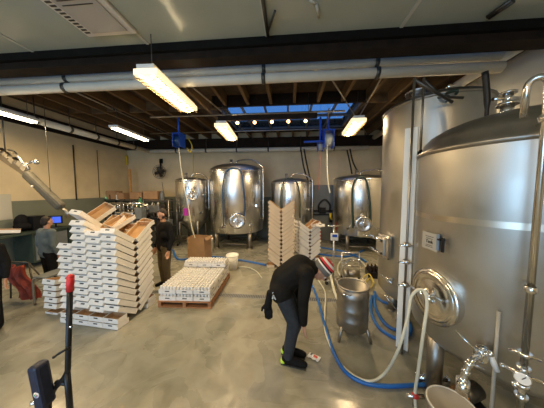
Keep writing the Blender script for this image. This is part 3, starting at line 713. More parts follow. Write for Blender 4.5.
# tan chevron stack behind the bending man
o3 = onZ(281, 268, 0)
G2 = 'tan trays in the tall narrow chevron stack'
RZ2 = R(-90)   # the V opens across the picture
def chev2(org, rz, me, heights, names, sname, group, step):
    ux = V((math.cos(rz), math.sin(rz), 0)); uy = V((-math.sin(rz), math.cos(rz), 0))
    T2_ = R(38)
    cx = -.012 + (TL / 2) * math.cos(T2_) + TH * math.sin(T2_) + .003; lift = (TL / 2) * math.sin(T2_)
    for c, hgt in enumerate(heights):
        for s, nm in ((-1, 'left arm'), (1, 'right arm')):
            for k_ in range(hgt):
                p = V(org) + ux * (-c * (TW + .008)) + uy * (s * cx + random.uniform(-.006, .006)) + V((random.uniform(-.006, .006), 0, lift + .005 + k_ * .108))
                pos = 'topmost' if k_ == hgt - 1 else ORD[k_] + (' up' if k_ else '')
                tray(me, '%s carton tray, %s, %s, %s' % ('white' if me is ME_W else 'tan', pos, nm, sname + names[c]), p, rz, -s * T2_, group)
chev2((o3.x, o3.y + .12, 0), RZ2, ME_T, [15, 14], [' front column', ' back column'], 'tall tan stack', G2, 1)
o4 = onZ(309, 263, 0)
G3 = 'white trays in the lower stack beside the tan one'
chev2((o4.x, o4.y + .30, 0), R(-72), ME_W, [9, 9], [' front column', ' back column'], 'stack right of the tan one', G3, 1)
o = loose('white carton tray tipped on top of the stack right of the tan one', 318, 227, o4.y + .2, (R(-14), R(4), R(12)), 'loose tray on the lower stack')
for s, nm in ((-1, 'left'), (1, 'right')):
    for q_, (oo, rz_) in enumerate((((o3.x, o3.y + .12, 0), RZ2), ((o4.x, o4.y + .30, 0), R(-72)))):
        uy2 = V((-math.sin(rz_), math.cos(rz_), 0))
        tray([ME_T, ME_W][q_], 'flat tray under the %s arm of the %s' % (nm, ['tall tan stack', 'white stack right of the tan one'][q_]), V(oo) + uy2 * s * .28 + V((0, 0, .003)), rz_, 0, [G2, G3][q_]).scale = (1, .50, .9)

# ---------------------------------------------------------------- pallet of cans
pa = onZ(158, 307.5, 0); pb_ = onZ(211, 309, 0); pc = onZ(227, 279, 0)
ex = (pb_ - pa); PW = ex.length; ex.normalize(); ey = V((-ex.y, ex.x, 0)); PD = 1.32
rzp = math.atan2(ex.y, ex.x)
print('pallet', PW, (pc - pb_).length)
t = thing('pallet', 'reddish wooden pallet carrying trays of white cans', 'pallet', pa, rzp)
for i in range(6): y = .0 + i * (PD - .12) / 5; MB().bbox((0, y, .10), (PW, y + .12, .12)).obj('deck_board', WOOD, t)
for x in (0, PW / 2 - .03, PW - .06): MB().bbox((x, 0, .02), (x + .06, PD, .10)).obj('stringer', WOOD, t)
for y in (0, PD / 2 - .05, PD - .1): MB().bbox((0, y, 0), (PW, y + .1, .02)).obj('bottom_board', WOOD, t)
NXp, NYp = 3, 4
cwx = (PW - .02) / NXp; cdy = (PD - .04) / NYp
def can_tray_mesh(sx, sy, h):
    mb = MB(); w_ = .004
    mb.bbox((0, 0, 0), (sx, sy, w_)); mb.bbox((0, 0, 0), (w_, sy, h)); mb.bbox((sx - w_, 0, 0), (sx, sy, h)); mb.bbox((0, 0, 0), (sx, w_, h)); mb.bbox((0, sy - w_, 0), (sx, sy, h))
    mb.bbox((sx / 2 - .04, -.0007, h * .45), (sx / 2 + .04, .0, h * .45 + .018), 1); mb.bbox((sx, sy / 2 - .04, h * .45), (sx + .0007, sy / 2 + .04, h * .45 + .018), 1)
    return mb.mesh('can_tray', [CARD, SLOT])
TRH = .078
ctm = can_tray_mesh(cwx - .006, cdy - .006, TRH)
ncx, ncy = 5, 4
crad = min((cwx - .02) / ncx, (cdy - .02) / ncy) / 2 * .94
CH = .122
mb = MB(); mb.lathe([(0, 0), (crad * .8, 0), (crad * .97, .01), (crad * .97, CH - .014), (crad * .82, CH)], 10, None, 0); mb.lathe([(crad * .82, CH), (crad * .80, CH - .002), (0, CH - .002)], 10, None, 1)
canm = mb.mesh('can', [CANM, mat('can_lid_white', (.74, .73, .70), .4)])
Mp = Matrix.Translation(pa) @ Matrix.Rotation(rzp, 4, 'Z')
tr_lab = {0: 'nearest', 1: 'second', 2: 'third', 3: 'farthest'}
cx_lab = ['left', 'middle', 'right']
for layer in range(3):
    for j in range(NYp):
        for i in range(NXp):
            if layer == 2 and j < 3: continue
            base = V((.01 + i * cwx, .02 + j * cdy, .1205 + layer * (CH + .006)))
            o = bpy.data.objects.new('can_tray', ctm); COL.objects.link(o); o.location = Mp @ base; o.rotation_euler = (0, 0, rzp)
            tag(o, 'white can tray, %s layer, %s row from the front, %s on the pallet' % (['bottom', 'middle', 'raised back'][layer], tr_lab[j], cx_lab[i]), 'carton', 'can trays on the pallet')
            if layer == 1 and j == 3: continue
            if layer == 0: 
                cells = [(a_, b__) for a_ in range(ncx) for b__ in range(ncy) if (j == 0 and b__ == 0) or (i == NXp - 1 and a_ == ncx - 1)]
            else: cells = [(a_, b__) for a_ in range(ncx) for b__ in range(ncy)]
            for (a_, b__) in cells:
                p = base + V(((a_ + .5) * (cwx - .012) / ncx + .003, (b__ + .5) * (cdy - .012) / ncy + .003, .0045))
                c_ = bpy.data.objects.new('can', canm); COL.objects.link(c_); c_.location = Mp @ p
                tag(c_, 'white can in %s tray, %s row from front, %s layer of the pallet' % (cx_lab[i], tr_lab[j], ['bottom', 'middle', 'raised back'][layer]), 'can', 'cans in the %s %s tray, %s layer' % (tr_lab[j], cx_lab[i], ['bottom', 'middle', 'raised'][layer]))

# ---------------------------------------------------------------- keg on legs
kc = onZ(354, 341, 0); kc.y += .12
k0 = depthk = 204 / (ray(354, 300).y)  # noqa
kr = .215
zkb = onY(354, 336, kc.y - kr).z; zkt = onY(354, 292, kc.y - kr).z
H_ = zkt - zkb
t = thing('open_keg', 'open-topped steel keg standing on three legs, right of the bending man', 'keg', kc)
pr_ = [(.02, zkb), (kr * .9, zkb), (kr, zkb + .03), (kr, zkb + H_ * .22), (kr * 1.03, zkb + H_ * .25), (kr, zkb + H_ * .28), (kr, zkb + H_ * .47), (kr * 1.03, zkb + H_ * .5), (kr, zkb + H_ * .53), (kr, zkb + H_ * .78), (kr * 1.03, zkb + H_ * .81), (kr, zkb + H_ * .84), (kr, zkt), (kr - .012, zkt), (kr - .012, zkb + .03), (0, zkb + .03)]
MB().lathe(pr_, 40).obj('body', STEELK, t)
MB().tube([(kr * math.cos(a_) * .99, kr * math.sin(a_) * .99, zkt) for a_ in [2 * math.pi * i / 40 for i in range(40)]], .013, 8, closed=True).obj('rim', STEELK, t)
for a_ in (R(215), R(325), R(90)):
    d = V((math.cos(a_), math.sin(a_), 0)); MB().tube([d * kr * .95 + V((0, 0, zkb + .05)), d * kr * 1.22 + V((0, 0, .0))], .022, 8).obj('leg', STEELK, t)
d = V((-.6, -.8, 0)).normalized(); s_ = V((.8, -.6, 0))
MB().tube([d * (kr + .002) + s_ * -.06 + V((0, 0, zkt - .05)), d * (kr + .03) + s_ * -.04 + V((0, 0, zkt - .055)), d * (kr + .03) + s_ * .04 + V((0, 0, zkt - .055)), d * (kr + .002) + s_ * .06 + V((0, 0, zkt - .05))], .008, 6).obj('handle', CHROME, t)

# ---------------------------------------------------------------- floor hoses
g = lambda px, py, z=.02: onZ(px, py, z)
hose('thick bright blue hose curving from the bending man around to the near tank outlet', [g(312, 285), g(318, 300), g(324, 322), g(332, 348), (g(344, 370)), g(362, 382), g(385, 386), g(415, 385), g(440, 383, .06)], .021, BLUEH, 10)
hose('cream hose running alongside the blue hose on the floor', [g(318, 280), g(325, 292), g(325, 310), g(325, 330), g(335, 355), g(349, 372), g(368, 381, .04), g(384, 374, .10), onY(398, 350, 2.0), onY(407, 320, 2.0), onY(411, 298, 2.05), onY(417, 290, 2.05)], .014, WHITEH, 8)
hose('white hose hanging from the near tank manway down to the red valve', [onY(417, 290, 2.05), onY(424, 291, 2.0), onY(427, 305, 1.95), onY(423, 335, 1.9), g(418, 372, .35), g(415, 394, .12), g(416, 412, .03)], .014, WHITEH, 8)
vp = g(415, 396, .10)
t = thing('hose_valve', 'red-bodied hose valve on the floor below the white hose', 'valve', (vp.x, vp.y, 0))
MB().ball((0, 0, .1), (.075, .06, .06)).obj('body', REDP, t); MB().cyl((-.08, 0, .1), (.08, 0, .1), .02, seg=10).obj('tail_pipe', STEELD, t); MB().tube([(0, 0, .08), (0, 0, 0)], .02).obj('stand', STEELK, t)
hose('blue hose looping behind the keg beneath the tall right tank', [g(372, 296), g(371, 310), g(377, 325), g(389, 335), g(402, 339), g(411, 330), g(405, 316), g(393, 306), g(380, 300), g(374, 292)], .024, BLUEH, 10)
hose('second blue hose loop nested inside the first, beneath the tall right tank', [g(375, 292), g(375, 305), g(382, 320), g(393, 329), g(404, 328), g(400, 314), g(388, 303)], .024, BLUEH, 10)
hose('blue floor hose in front of the far tanks, left of the tan stack', [g(173, 250), g(178, 259), g(195, 258), g(215, 257), g(240, 260), g(266, 265)], .03, BLUEH, 8)
hose('blue hose lying along the floor between the far tanks and the pump cart', [g(316, 247), g(330, 249), g(345, 252), g(358, 257), g(366, 262)], .03, BLUEH, 8)
hose('second blue hose on the floor nearer the pump cart', [g(318, 254), g(335, 256), g(350, 256), g(364, 250)], .028, BLUEH, 8)
hose('cream hose loop lying on the floor behind the keg', [g(346, 280), g(338, 272), g(340, 262), g(350, 258), g(362, 262), g(368, 274), g(362, 284)], .02, WHITEH, 8)
hose('yellow hose coil on the floor behind the keg', [g(363, 286, .02), g(370, 278, .03), g(373, 284, .05), g(367, 289, .06), g(362, 280, .08), g(369, 274, .10), g(374, 283, .12)], .016, YELH, 8)
hose('pale hose bending up beside the keg from the floor', [g(338, 300), g(334, 290, .05), onY(331, 275, 4.6), onY(331, 262, 4.7)], .03, WHITEH, 8)
hose('thin white cord lying on the floor left of the drain', [g(228, 268), g(245, 267), g(256, 271), g(262, 278)], .012, WHITEH, 6)

# outlet pump assembly by the near tank foot
t = thing('pipe_fitting', 'chrome pipe fitting with small valves joining the blue hose at the near tank', 'fitting', g(440, 384, 0) * 1.0)
b0 = g(440, 384, 0)
mb = MB().tube([(-.25, 0, .06), (.08, 0, .06)], .028, 12)
for x in (-.25, -.15, -.02, .07): mb.cyl((x - .01, 0, .06), (x + .01, 0, .06), .042, seg=12)
mb.obj('pipe_run', CHROME, t); MB().box((-.1, 0, .12), (.03, .02, .05)).obj('lever', BLUEP, t)
MB().tube([(-.1, 0, .06), (-.1, 0, .1)], .01, 6).tube([(0, 0, .06), (0, 0, .0)], .02, 8).tube([(-.2, 0, .06), (-.2, 0, .0)], .02, 8).obj('stem', STEELK, t)
t.location = b0
a = on_tank(404, 352, A, rA, .1); 
pp = onZ(466, 384, .32)
t = thing('transfer_pump', 'dark pump motor with copper collar beneath the near tank outlet', 'pump', (pp.x, pp.y + .06, 0))
mb = MB().tube([(0, -.02, .16), (.20, .06, .16)], .075, 20); mb.obj('motor', DKSTEEL, t)
MB().cyl((-.03, -.03, .16), (0, -.02, .16), .085, seg=20).obj('pump_head', mat('copper', (.6, .35, .2), .25, 1.0), t)
MB().bbox((-.02, -.06, 0), (.2, .1, .085)).obj('pump_base', BLACKM, t)
# round lidded drum in the front
dp = onZ(452, 405, .42)
t = thing('drum', 'round grey drum with a pale rim, cut off by the bottom edge of the photo', 'drum', (dp.x, dp.y, 0))
MB().lathe([(0, 0), (.14, 0), (.155, .40), (.0, .40)], 32).obj('body', STEELK, t)
MB().lathe([(.152, .385), (.165, .39), (.165, .415), (.147, .42), (.142, .412), (0, .418)], 36).obj('lid', mat('grey_lid', (.33, .30, .25), .5), t)
MB().tube([(.16 * math.cos(2 * math.pi * i / 36), .16 * math.sin(2 * math.pi * i / 36), .418) for i in range(36)], .007, 6, closed=True).obj('rim', mat('rim_pale', (.6, .6, .55), .4), t)

# ---------------------------------------------------------------- people
def blob(caps, voxel=.011, infl=0.0, smooth=6):
    """caps: (a, b, ra, rb) limbs or (c, (dx,dy,dz), rot) masses; returns a continuous skin"""
    mb = MB()
    for c in caps:
        if len(c) == 4:
            a, b, ra, rb = c; a, b = V(a), V(b); L_ = (b - a).length
            n = 6; pts = [a.lerp(b, i / n) for i in range(n + 1)]
            mb.tube(pts, [ra + (rb - ra) * i / n + infl for i in range(n + 1)], 14)
            mb.ball(a, (ra + infl) * 2); mb.ball(b, (rb + infl) * 2)
        else:
            ce, d, rt = c; mb.ball(ce, [x + 2 * infl for x in d], 0, rt)
    me = mb.mesh('tmp', [SKIN]); o = bpy.data.objects.new('tmp', me); COL.objects.link(o)
    m = o.modifiers.new('r', 'REMESH'); m.mode = 'VOXEL'; m.voxel_size = voxel; m.use_smooth_shade = True
    s = o.modifiers.new('s', 'SMOOTH'); s.iterations = smooth; s.factor = .5
    dg = bpy.context.evaluated_depsgraph_get(); me2 = bpy.data.meshes.new_from_object(o.evaluated_get(dg)); bpy.data.objects.remove(o)
    for p in me2.polygons: p.use_smooth = True
    return me2
def part(name, me, m, parent, mats=None):
    me.name = name; me.materials.clear()
    for x in (mats or [m]): me.materials.append(x)
    o = bpy.data.objects.new(name, me); COL.objects.link(o)
    if parent: o.parent = parent
    return o
def hand_caps(wr, d, side, up, L_=.18, curl=.25, k=1.0):
    """wr wrist, d direction to the fingertips, side: to the little finger, up: palm normal"""
    d, side, up = V(d).normalized(), V(side).normalized(), V(up).normalized(); wr = V(wr); c = []
    pal = wr + d * .05
    for i, (s, ln) in enumerate(((-.030, .070), (-.010, .080), (.010, .075), (.030, .058))):
        kn = wr + d * .09 + side * s
        c.append((wr + d * .01 + side * s * .5, kn, .014, .012))
        m_ = kn + (d * math.cos(curl) - up * math.sin(curl)) * ln * .55; e = m_ + (d * math.cos(curl * 2.4) - up * math.sin(curl * 2.4)) * ln * .45
        c.append((kn, m_, .0095, .009)); c.append((m_, e, .009, .0075))
    tb = wr + d * .025 - side * .03; tm = tb + (d * .75 - side * .65 - up * .3) * .045; te = tm + (d * .95 - side * .2 - up * .3) * .035
    c.append((tb, tm, .013, .011)); c.append((tm, te, .011, .009))
    return c
def head_caps(c, fwd, up, k=1.0):
    """head about .23 tall; c = centre; fwd = where the face looks"""
    fwd = V(fwd).normalized(); up = (V(up) - fwd * V(up).dot(fwd)).normalized(); sd = fwd.cross(up)
    rot = Matrix((fwd, sd, up)).transposed()
    # matrix columns: x = fwd, y = -sd ... keep right-handed
    rot = Matrix((fwd, up.cross(fwd), up)).transposed(); e = rot.to_euler(); P = lambda a, b, c_: V(c) + rot @ V((a, b, c_)) * k
    caps = [(P(-.01, 0, .025), (.195 * k, .155 * k, .185 * k), e), (P(.018, 0, -.045), (.135 * k, .12 * k, .14 * k), e), (P(.05, 0, -.075), (.06 * k, .065 * k, .055 * k), e),
            (P(.088, 0, .005), P(.103, 0, -.022), .009 * k, .014 * k), (P(.083, 0, -.052), (.02 * k, .05 * k, .016 * k), e), (P(.080, .03, .028), (.02 * k, .045 * k, .016 * k), e), (P(.080, -.03, .028), (.02 * k, .045 * k, .016 * k), e)]
    for s in (-1, 1): caps.append((P(-.01, s * .078, -.01), (.05 * k, .02 * k, .065 * k), e))
    return caps, P, rot
def eyes(P, parent, k=1.0):
    for s in (-1, 1):
        MB().ball(P(.078, s * .031, .008), .022 * k).obj('eye', mat('eye_white', (.6, .58, .55), .2), parent)
        MB().ball(P(.0865, s * .031, .008), .010 * k).obj('iris', SLOT, parent)

# --- bending man
Ym = onZ(291, 365, 0).y + .02
J = lambda px, py, dy=0.0: onY(px, py, Ym + dy)
root_p = J(293, 362); root_p.z = 0
def build_bender():
    t = thing('person', 'person in a black jacket and knit cap bending down beside the keg', 'person', root_p)
    L = lambda px, py, dy=0.0: J(px, py, dy) - root_p
    hipC = L(282, 288, .10); hN, hF = L(281, 290, .0), L(283, 288, .19)
    kN, kF = L(294, 322, -.01), L(298, 318, .16)
    aN, aF = L(288, 353, .0), L(288, 350, .15); aN.z = .10; aF.z = .10
    chest = L(300, 269, .10); waist = L(285, 279, .10); neck = L(313, 268, .09); 
    shN, shF = L(307, 274, -.09), L(308, 270, .28)
    elN, elF = L(303, 301, -.12), L(299, 292, .30)
    wrN, wrF = L(303.5, 326, -.08), L(301, 315, .28)
    headc = L(321, 271, .08); fwd = V((.45, -.10, -.88)); up = V((.9, 0, .45))
    hc, P, rot = head_caps(headc, fwd, up, 1.0)
    torso = [(hipC, waist, .15, .155), (waist, chest, .155, .165), (chest, neck, .14, .075), (chest, shN, .11, .078), (chest, shF, .11, .078), (hipC + V((0, -.08, 0)), hipC + V((0, .08, 0)), .135, .135)]
    armN = [(shN, elN, .068, .052), (elN, wrN, .052, .036)]; armF = [(shF, elF, .068, .052), (elF, wrF, .052, .034)]
    legN = [(hN, kN, .098, .068), (kN, aN, .068, .046)]; legF = [(hF, kF, .098, .068), (kF, aF, .068, .046)]
    footN = [(aN + V((-.02, 0, -.045)), aN + V((.17, -.05, -.065)), .04, .032)]; footF = [(aF + V((-.02, 0, -.045)), aF + V((.17, -.02, -.065)), .04, .032)]
    hN_ = hand_caps(wrN, (.12, 0, -1), (.5, -1, 0), (-1, -.3, 0)); hF_ = hand_caps(wrF, (.1, 0, -1), (.5, -1, 0), (-1, -.3, 0))
    sk = lambda L_: [(a, b, c * .85, d * .85) if True else None for (a, b, c, d) in L_]
    body = hc + [(neck, headc - V((.03, 0, .0)), .058, .055)] + sk(torso + armN + armF + legN + legF + footN + footF) + hN_ + hF_
    part('body', blob(body, .008, smooth=3), SKIN, t)
    j = torso + [(shN, elN, .07, .054), (elN, V(elN).lerp(wrN, .86), .054, .036), (shF, elF, .07, .054), (elF, V(elF).lerp(wrF, .86), .054, .036)]
    jk = part('jacket', blob(j, .014, .012, 4), mat('black_jacket', (.010, .009, .008), .75, noise=.35, nscale=7, bump=.4, spec=.15), t)
    d = V((V(wrN) - V(elN))).normalized()
    part('trousers', blob(legN + legF + [(hipC + V((0, -.07, .0)), hipC + V((0, .07, 0)), .115, .115)], .014, .016, 5), TROUS, t)
    for (a, nm, s) in ((aN, 'shoe', -1), (aF, 'shoe', 1)):
        mesh = blob([(a + V((-.03, 0, -.035)), a + V((.17, -.04, -.055)), .05, .042), (a + V((0, 0, .02)), a + V((-.02, 0, -.04)), .05, .05), (a + V((.17, -.04, -.058)), a + V((.20, -.045, -.06)), .038, .035)], .012, 0, 4)
        sh = part('shoe', mesh, BLACK, t)
        MB().ball(a + V((-.06, 0, -.065)), (.07, .096, .05)).obj('heel_patch', LIME, sh)
        MB().box(a + V((.07, -.018, -.092)), (.30, .09, .016), (0, 0, -.2)).obj('sole', RUBBER, sh, bevel=.006)
    # cap: knit crown with stripes, rolled brim
    Mx = Matrix.Translation(P(-.025, 0, .035)) @ rot.to_4x4() @ Euler((0, R(-14), 0)).to_matrix().to_4x4()
    pr2 = [(.106, -.03), (.112, -.005), (.110, .03)]
    cap = MB().lathe([(.104, -.035), (.114, -.02), (.114, .02)], 28, Mx).obj('knit_cap', GREYK, t)
    MB().lathe([(.114, .02), (.113, .038)], 28, Mx).obj('white_stripe', WHITEK, cap)
    MB().lathe([(.113, .038), (.110, .055)], 28, Mx).obj('black_stripe', BLACK, cap)
    MB().lathe([(.110, .055), (.10, .08)], 28, Mx).obj('red_stripe', REDK, cap)
    MB().lathe([(.10, .08), (.08, .105)], 28, Mx).obj('white_stripe', WHITEK, cap)
    MB().lathe([(.08, .105), (.045, .122), (0, .128)], 28, Mx).obj('crown', REDK, cap)
    eyes(P, t)
    # hair below the cap
    # keys at the hip
    kp = L(273, 297, -.13)
    MB().tube([kp + V((0, 0, .06)), kp + V((0, 0, .03))], .006, 5).box(kp, (.02, .006, .05), (0, .3, 0)).box(kp + V((.02, 0, -.01)), (.015, .006, .045), (0, -.5, 0)).obj('keys', CHROME, t)
    return t
build_bender()
gp_ = J(268, 298, -.02)
hc = hand_caps(gp_ - V((0, 0, .05)), (.05, 0, -1), (1, 0, .0), (0, -1, 0), curl=.12)
gl = [(a + (a - gp_) * .25, b + (b - gp_) * .25, ra * 1.5, rb * 1.45) for (a, b, ra, rb) in hc] + [(gp_ + V((.02, .03, .05)), gp_ + V((0, 0, -.09)), .040, .045)]
o = part('work_glove', blob(gl, .009, 0, 2), BLACK, None); tag(o, "black work glove hanging from the bending person's hip", 'glove')

# --- standing man in black
def stander(label, px, pfoot, phead, hue_top, hue_leg, facing, name='person', hair=True, Yoff=0, arms='down', beard=False, look=None):
    f = onZ(px, pfoot, 0); Yp = f.y; top = onY(px, phead, Yp).z; k = top / 1.78
    t = thing(name, label, 'person', f, facing)
    S = lambda x, y, z: V((x * k, y * k, z * k))      # local: faces -Y
    hipN, hipF = S(-.09, 0, .92), S(.09, 0, .92); kn = [S(-.11, -.02, .50), S(.11, -.03, .50)]; an = [S(-.14, .03, .09), S(.13, -.02, .09)]
    sh = [S(-.19, 0, 1.43), S(.19, 0, 1.43)]
    if arms == 'down': el = [S(-.25, .03, 1.13), S(.25, .03, 1.13)]; wr = [S(-.26, -.06, .88), S(.26, -.06, .88)]
    else: el = [S(-.24, -.05, 1.15), S(.24, -.05, 1.15)]; wr = [S(-.20, -.30, 1.08), S(.20, -.30, 1.08)]
    lk = V(look or (0, -1, -.35)); hc, P, rot = head_caps(S(0, -.03, 1.655), lk, (0, 0, 1), k)
    torso = [(S(0, 0, .95), S(0, .0, 1.15), .145 * k, .14 * k), (S(0, 0, 1.15), S(0, 0, 1.38), .14 * k, .12 * k), (S(-.06, 0, 1.33), S(-.17, 0, 1.42), .11 * k, .075 * k), (S(.06, 0, 1.33), S(.17, 0, 1.42), .11 * k, .075 * k), (S(-.08, 0, 1.2), S(.08, 0, 1.2), .125 * k, .125 * k), (S(-.06, 0, .97), S(.06, 0, .97), .125 * k, .125 * k)]
    arm = []
    for i in (0, 1): arm += [(sh[i], el[i], .062 * k, .05 * k), (el[i], wr[i], .05 * k, .033 * k)]
    leg = []
    for i, hp in enumerate((hipN, hipF)): leg += [(hp, kn[i], .095 * k, .065 * k), (kn[i], an[i], .065 * k, .045 * k)]
    hands = []
    for i in (0, 1):
        dd = (0, -.25, -1) if arms == 'down' else (0, -1, -.1)
        hands += hand_caps(wr[i], dd, (0, 1, 0) if arms == 'down' else (1 - 2 * i, 0, 0), (1 - 2 * i, 0, 0) if arms == 'down' else (0, 0, -1) and (0, 0, 1))
    sk = lambda L_: [(a, b, c * .85, d * .85) for (a, b, c, d) in L_]
    feet = [(a + S(0, 0, -.04), a + S(.0, -.17, -.055), .038 * k, .03 * k) for a in an]
    part('body', blob(hc + [(S(0, 0, 1.40), S(0, -.02, 1.60), .06 * k, .055 * k)] + sk(torso + arm + leg + feet) + hands, .009, smooth=3), SKIN, t)
    part('top', blob(torso + [(a, b if i % 2 == 0 else V(a).lerp(b, .88), c, d) for i, (a, b, c, d) in enumerate(arm)], .015, .013, 5), hue_top, t)
    part('trousers', blob(leg + [(S(-.05, 0, .95), S(.05, 0, .95), .13 * k, .13 * k)], .015, .014, 5), hue_leg, t)
    for a in an:
        part('shoe', blob([(a + S(0, .02, -.04), a + S(0, -.17, -.05), .045 * k, .038 * k), (a, a + S(0, .02, -.04), .048 * k, .048 * k)], .014, 0, 3), BLACK, t)
    hr = [(P(-.042, 0, .055), (.16 * k, .168 * k, .165 * k), rot.to_euler()), (P(-.06, 0, .0), (.12 * k, .172 * k, .185 * k), rot.to_euler()), (P(.025, 0, .105), (.10 * k, .12 * k, .035 * k), rot.to_euler())]
    part('hair', blob(hr, .01, 0, 2), HAIR, t)
    if beard: part('beard', blob([(P(.045, 0, -.085), (.085 * k, .10 * k, .07 * k), rot.to_euler()), (P(.0, .055, -.05), (.09 * k, .03 * k, .08 * k), rot.to_euler()), (P(.0, -.055, -.05), (.09 * k, .03 * k, .08 * k), rot.to_euler())], .009, 0, 2), HAIR, t)
    eyes(P, t, k)
    return t
stander('bearded person in a black sweater and olive trousers standing behind the can pallet', 166, 286, 209, BLACK, OLIVE, R(-28), beard=True, look=(-.35, -1, -.55))
stander('person in a grey-blue shirt working with back turned, behind the left stack', 51, 290, 217, SHIRT, BLACK, R(170), arms='down', look=(0, -1, -.2))
stander('person in black at the left edge of the photo, mostly cut off', -12, 331, 228, BLACK, BLACK, R(40), arms='down')

# ---------------------------------------------------------------- things on the floor
p = onZ(314, 358, 0)
t = thing('snack_wrapper', 'crumpled white wrapper with red and blue print lying by the shoe', 'wrapper', p, R(-30))
bm_ = MB(); g2 = bmesh.ops.create_grid(bm_.bm, x_segments=8, y_segments=6, size=.5)['verts']
for v in g2: v.co = V((v.co.x * .15, v.co.y * .08, .012 + random.uniform(-.008, .012)))
o = bm_.obj('foil', [WHITEP], t); sm = o.modifiers.new('s', 'SOLIDIFY'); sm.thickness = .006
MB().box((.02, .0, .028), (.05, .03, .003), (.1, .1, 0)).obj('red_print', REDP, t); MB().box((-.035, .01, .026), (.03, .03, .003), (0, .1, 0)).obj('blue_print', DKBLUE, t)
# brown box, pail, roll near the fermenter
p = onZ(197, 262, 0)
t = thing('cardboard_box', 'tall brown cardboard box standing on the floor before the left fermenter', 'box', (p.x, p.y + .2, 0), R(-6))
hgt = onY(197, 238, p.y).z
MB().bbox((-.27, -.2, 0), (.27, .2, .01)).bbox((-.27, -.2, 0), (-.265, .2, hgt)).bbox((.265, -.2, 0), (.27, .2, hgt)).bbox((-.27, -.2, 0), (.27, -.195, hgt)).bbox((-.27, .195, 0), (.27, .2, hgt)).obj('carton_body', BROWNC, t)
for s in (-1, 1): MB().box((s * .30, 0, hgt - .03), (.10, .39, .005), (0, s * .9, 0)).obj('flap', BROWNC, t)
p = onZ(231, 271, 0)
t = thing('bucket', 'white plastic bucket standing behind the can pallet', 'bucket', (p.x, p.y + .15, 0)); hh = onY(231, 256, p.y).z
MB().lathe([(0, .004), (.13, .004), (.16, hh), (.150, hh), (.122, .02), (0, .02)], 28).obj('body', WHITEP, t)
MB().tube([(.163 * math.cos(2 * math.pi * i / 28), .163 * math.sin(2 * math.pi * i / 28), hh - .03) for i in range(28)], .008, 6, closed=True).obj('rim', WHITEP, t)
MB().tube(spline([(-.16, 0, hh - .04), (-.12, -.12, hh - .12), (0, -.17, hh - .16), (.12, -.12, hh - .12), (.16, 0, hh - .04)], 4), .004, 5).obj('bail_handle', STEELK, t)
p = onZ(210.5, 252, 0)
t = thing('filter_canister', 'small upright steel canister on the floor between fermenter and largest far tank', 'canister', (p.x, p.y + .1, 0)); hh = onY(210, 237, p.y).z
MB().lathe([(0, 0), (.09, 0), (.09, hh * .9), (.07, hh * .95), (0, hh)], 20).obj('body', STEEL, t); MB().cyl((0, 0, hh - .01), (0, 0, hh + .04), .03, seg=10).obj('cap', WHITEP, t)

# ---------------------------------------------------------------- pump cart, T-handle post, clutter behind the keg
p = onZ(333, 283, 0)
t = thing('drain_cleaner_post', 'steel post with T-handle and small white meter on wheels, behind the bending man', 'cart', (p.x, p.y, 0))
tz = onY(334, 226, p.y).z
MB().tube([(0, 0, .08), (0, 0, tz)], .022, 10).obj('post', STEEL, t)
MB().tube([(-.14, 0, tz), (.14, 0, tz)], .018, 10).obj('cross_handle', STEELD, t)
mz = onY(334, 236, p.y).z
MB().bbox((-.08, -.07, mz - .09), (.08, -.01, mz + .07)).obj('meter_box', WHITEP, t, bevel=.01)
MB().bbox((-.05, -.075, mz - .01), (.05, -.07, mz + .045)).obj('meter_screen', BLUEP, t)
mb = MB().tube([(-.16, -.1, .08), (.2, .1, .08)], .02).tube([(.16, -.12, .08), (-.16, .12, .08)], .02); mb.obj('base_frame', STEELK, t)
for (x, y) in ((-.16, -.1), (.2, .1), (.16, -.12), (-.16, .12)): MB().cyl((x, y - .012, .04), (x, y + .012, .04), .04, seg=14).obj('wheel', RUBBER, t)
# bottle crate
p = onZ(378, 276, 0)
t = thing('bottle_crate', 'black crate on the floor against the tall right tank', 'crate', (p.x, p.y, 0), R(-8))
MB().bbox((-.26, -.18, 0), (.26, .18, .01)).bbox((-.26, -.18, 0), (-.25, .18, .14)).bbox((.25, -.18, 0), (.26, .18, .14)).bbox((-.26, -.18, 0), (.26, -.17, .14)).bbox((-.26, .17, 0), (.26, .18, .14)).obj('crate_body', BLACKM, t)
bm1 = MB().lathe([(0, 0), (.034, 0), (.036, .01), (.036, .15), (.015, .20), (.013, .24), (.0, .24)], 12).mesh('bottle', [BOTTLE])
Mc = Matrix.Translation(V((p.x, p.y, .011))) @ Matrix.Rotation(R(-8), 4, 'Z')
for i in range(6):
    for jj in range(4):
        o = bpy.data.objects.new('bottle', bm1); COL.objects.link(o); o.location = Mc @ V((-.21 + i * .084, -.13 + jj * .085, 0)); tag(o, 'dark glass bottle standing in the black crate', 'bottle', 'dark bottles in the crate')
# wheeled steel pump frame
p = onZ(354, 284, 0)
t = thing('pump_cart', 'low steel pump cart with clamps and small wheels, just behind the keg', 'cart', (p.x, p.y + .1, 0))
mb = MB()
for x in (-.2, .2): mb.tube([(x, -.15, .1), (x, .2, .1)], .016, 8); mb.tube([(x, .2, .1), (x, .2, .62)], .016, 8)
mb.tube([(-.2, .2, .62), (.2, .2, .62)], .016, 8).tube([(-.2, -.15, .1), (.2, -.15, .1)], .016, 8).tube([(-.2, .2, .3), (.2, .2, .3)], .016, 8)
mb.obj('frame', STEEL, t)
MB().tube([(-.12, 0, .2), (.14, 0, .2)], .075, 18).cyl((-.2, 0, .2), (-.12, 0, .2), .095, seg=18).obj('motor', STEELK, t)
MB().tube(spline([(-.17, -.02, .25), (-.17, -.04, .45), (-.05, -.04, .52), (.12, 0, .5), (.2, 0, .35)], 5), .022, 8).obj('pipe_run', CHROME, t)
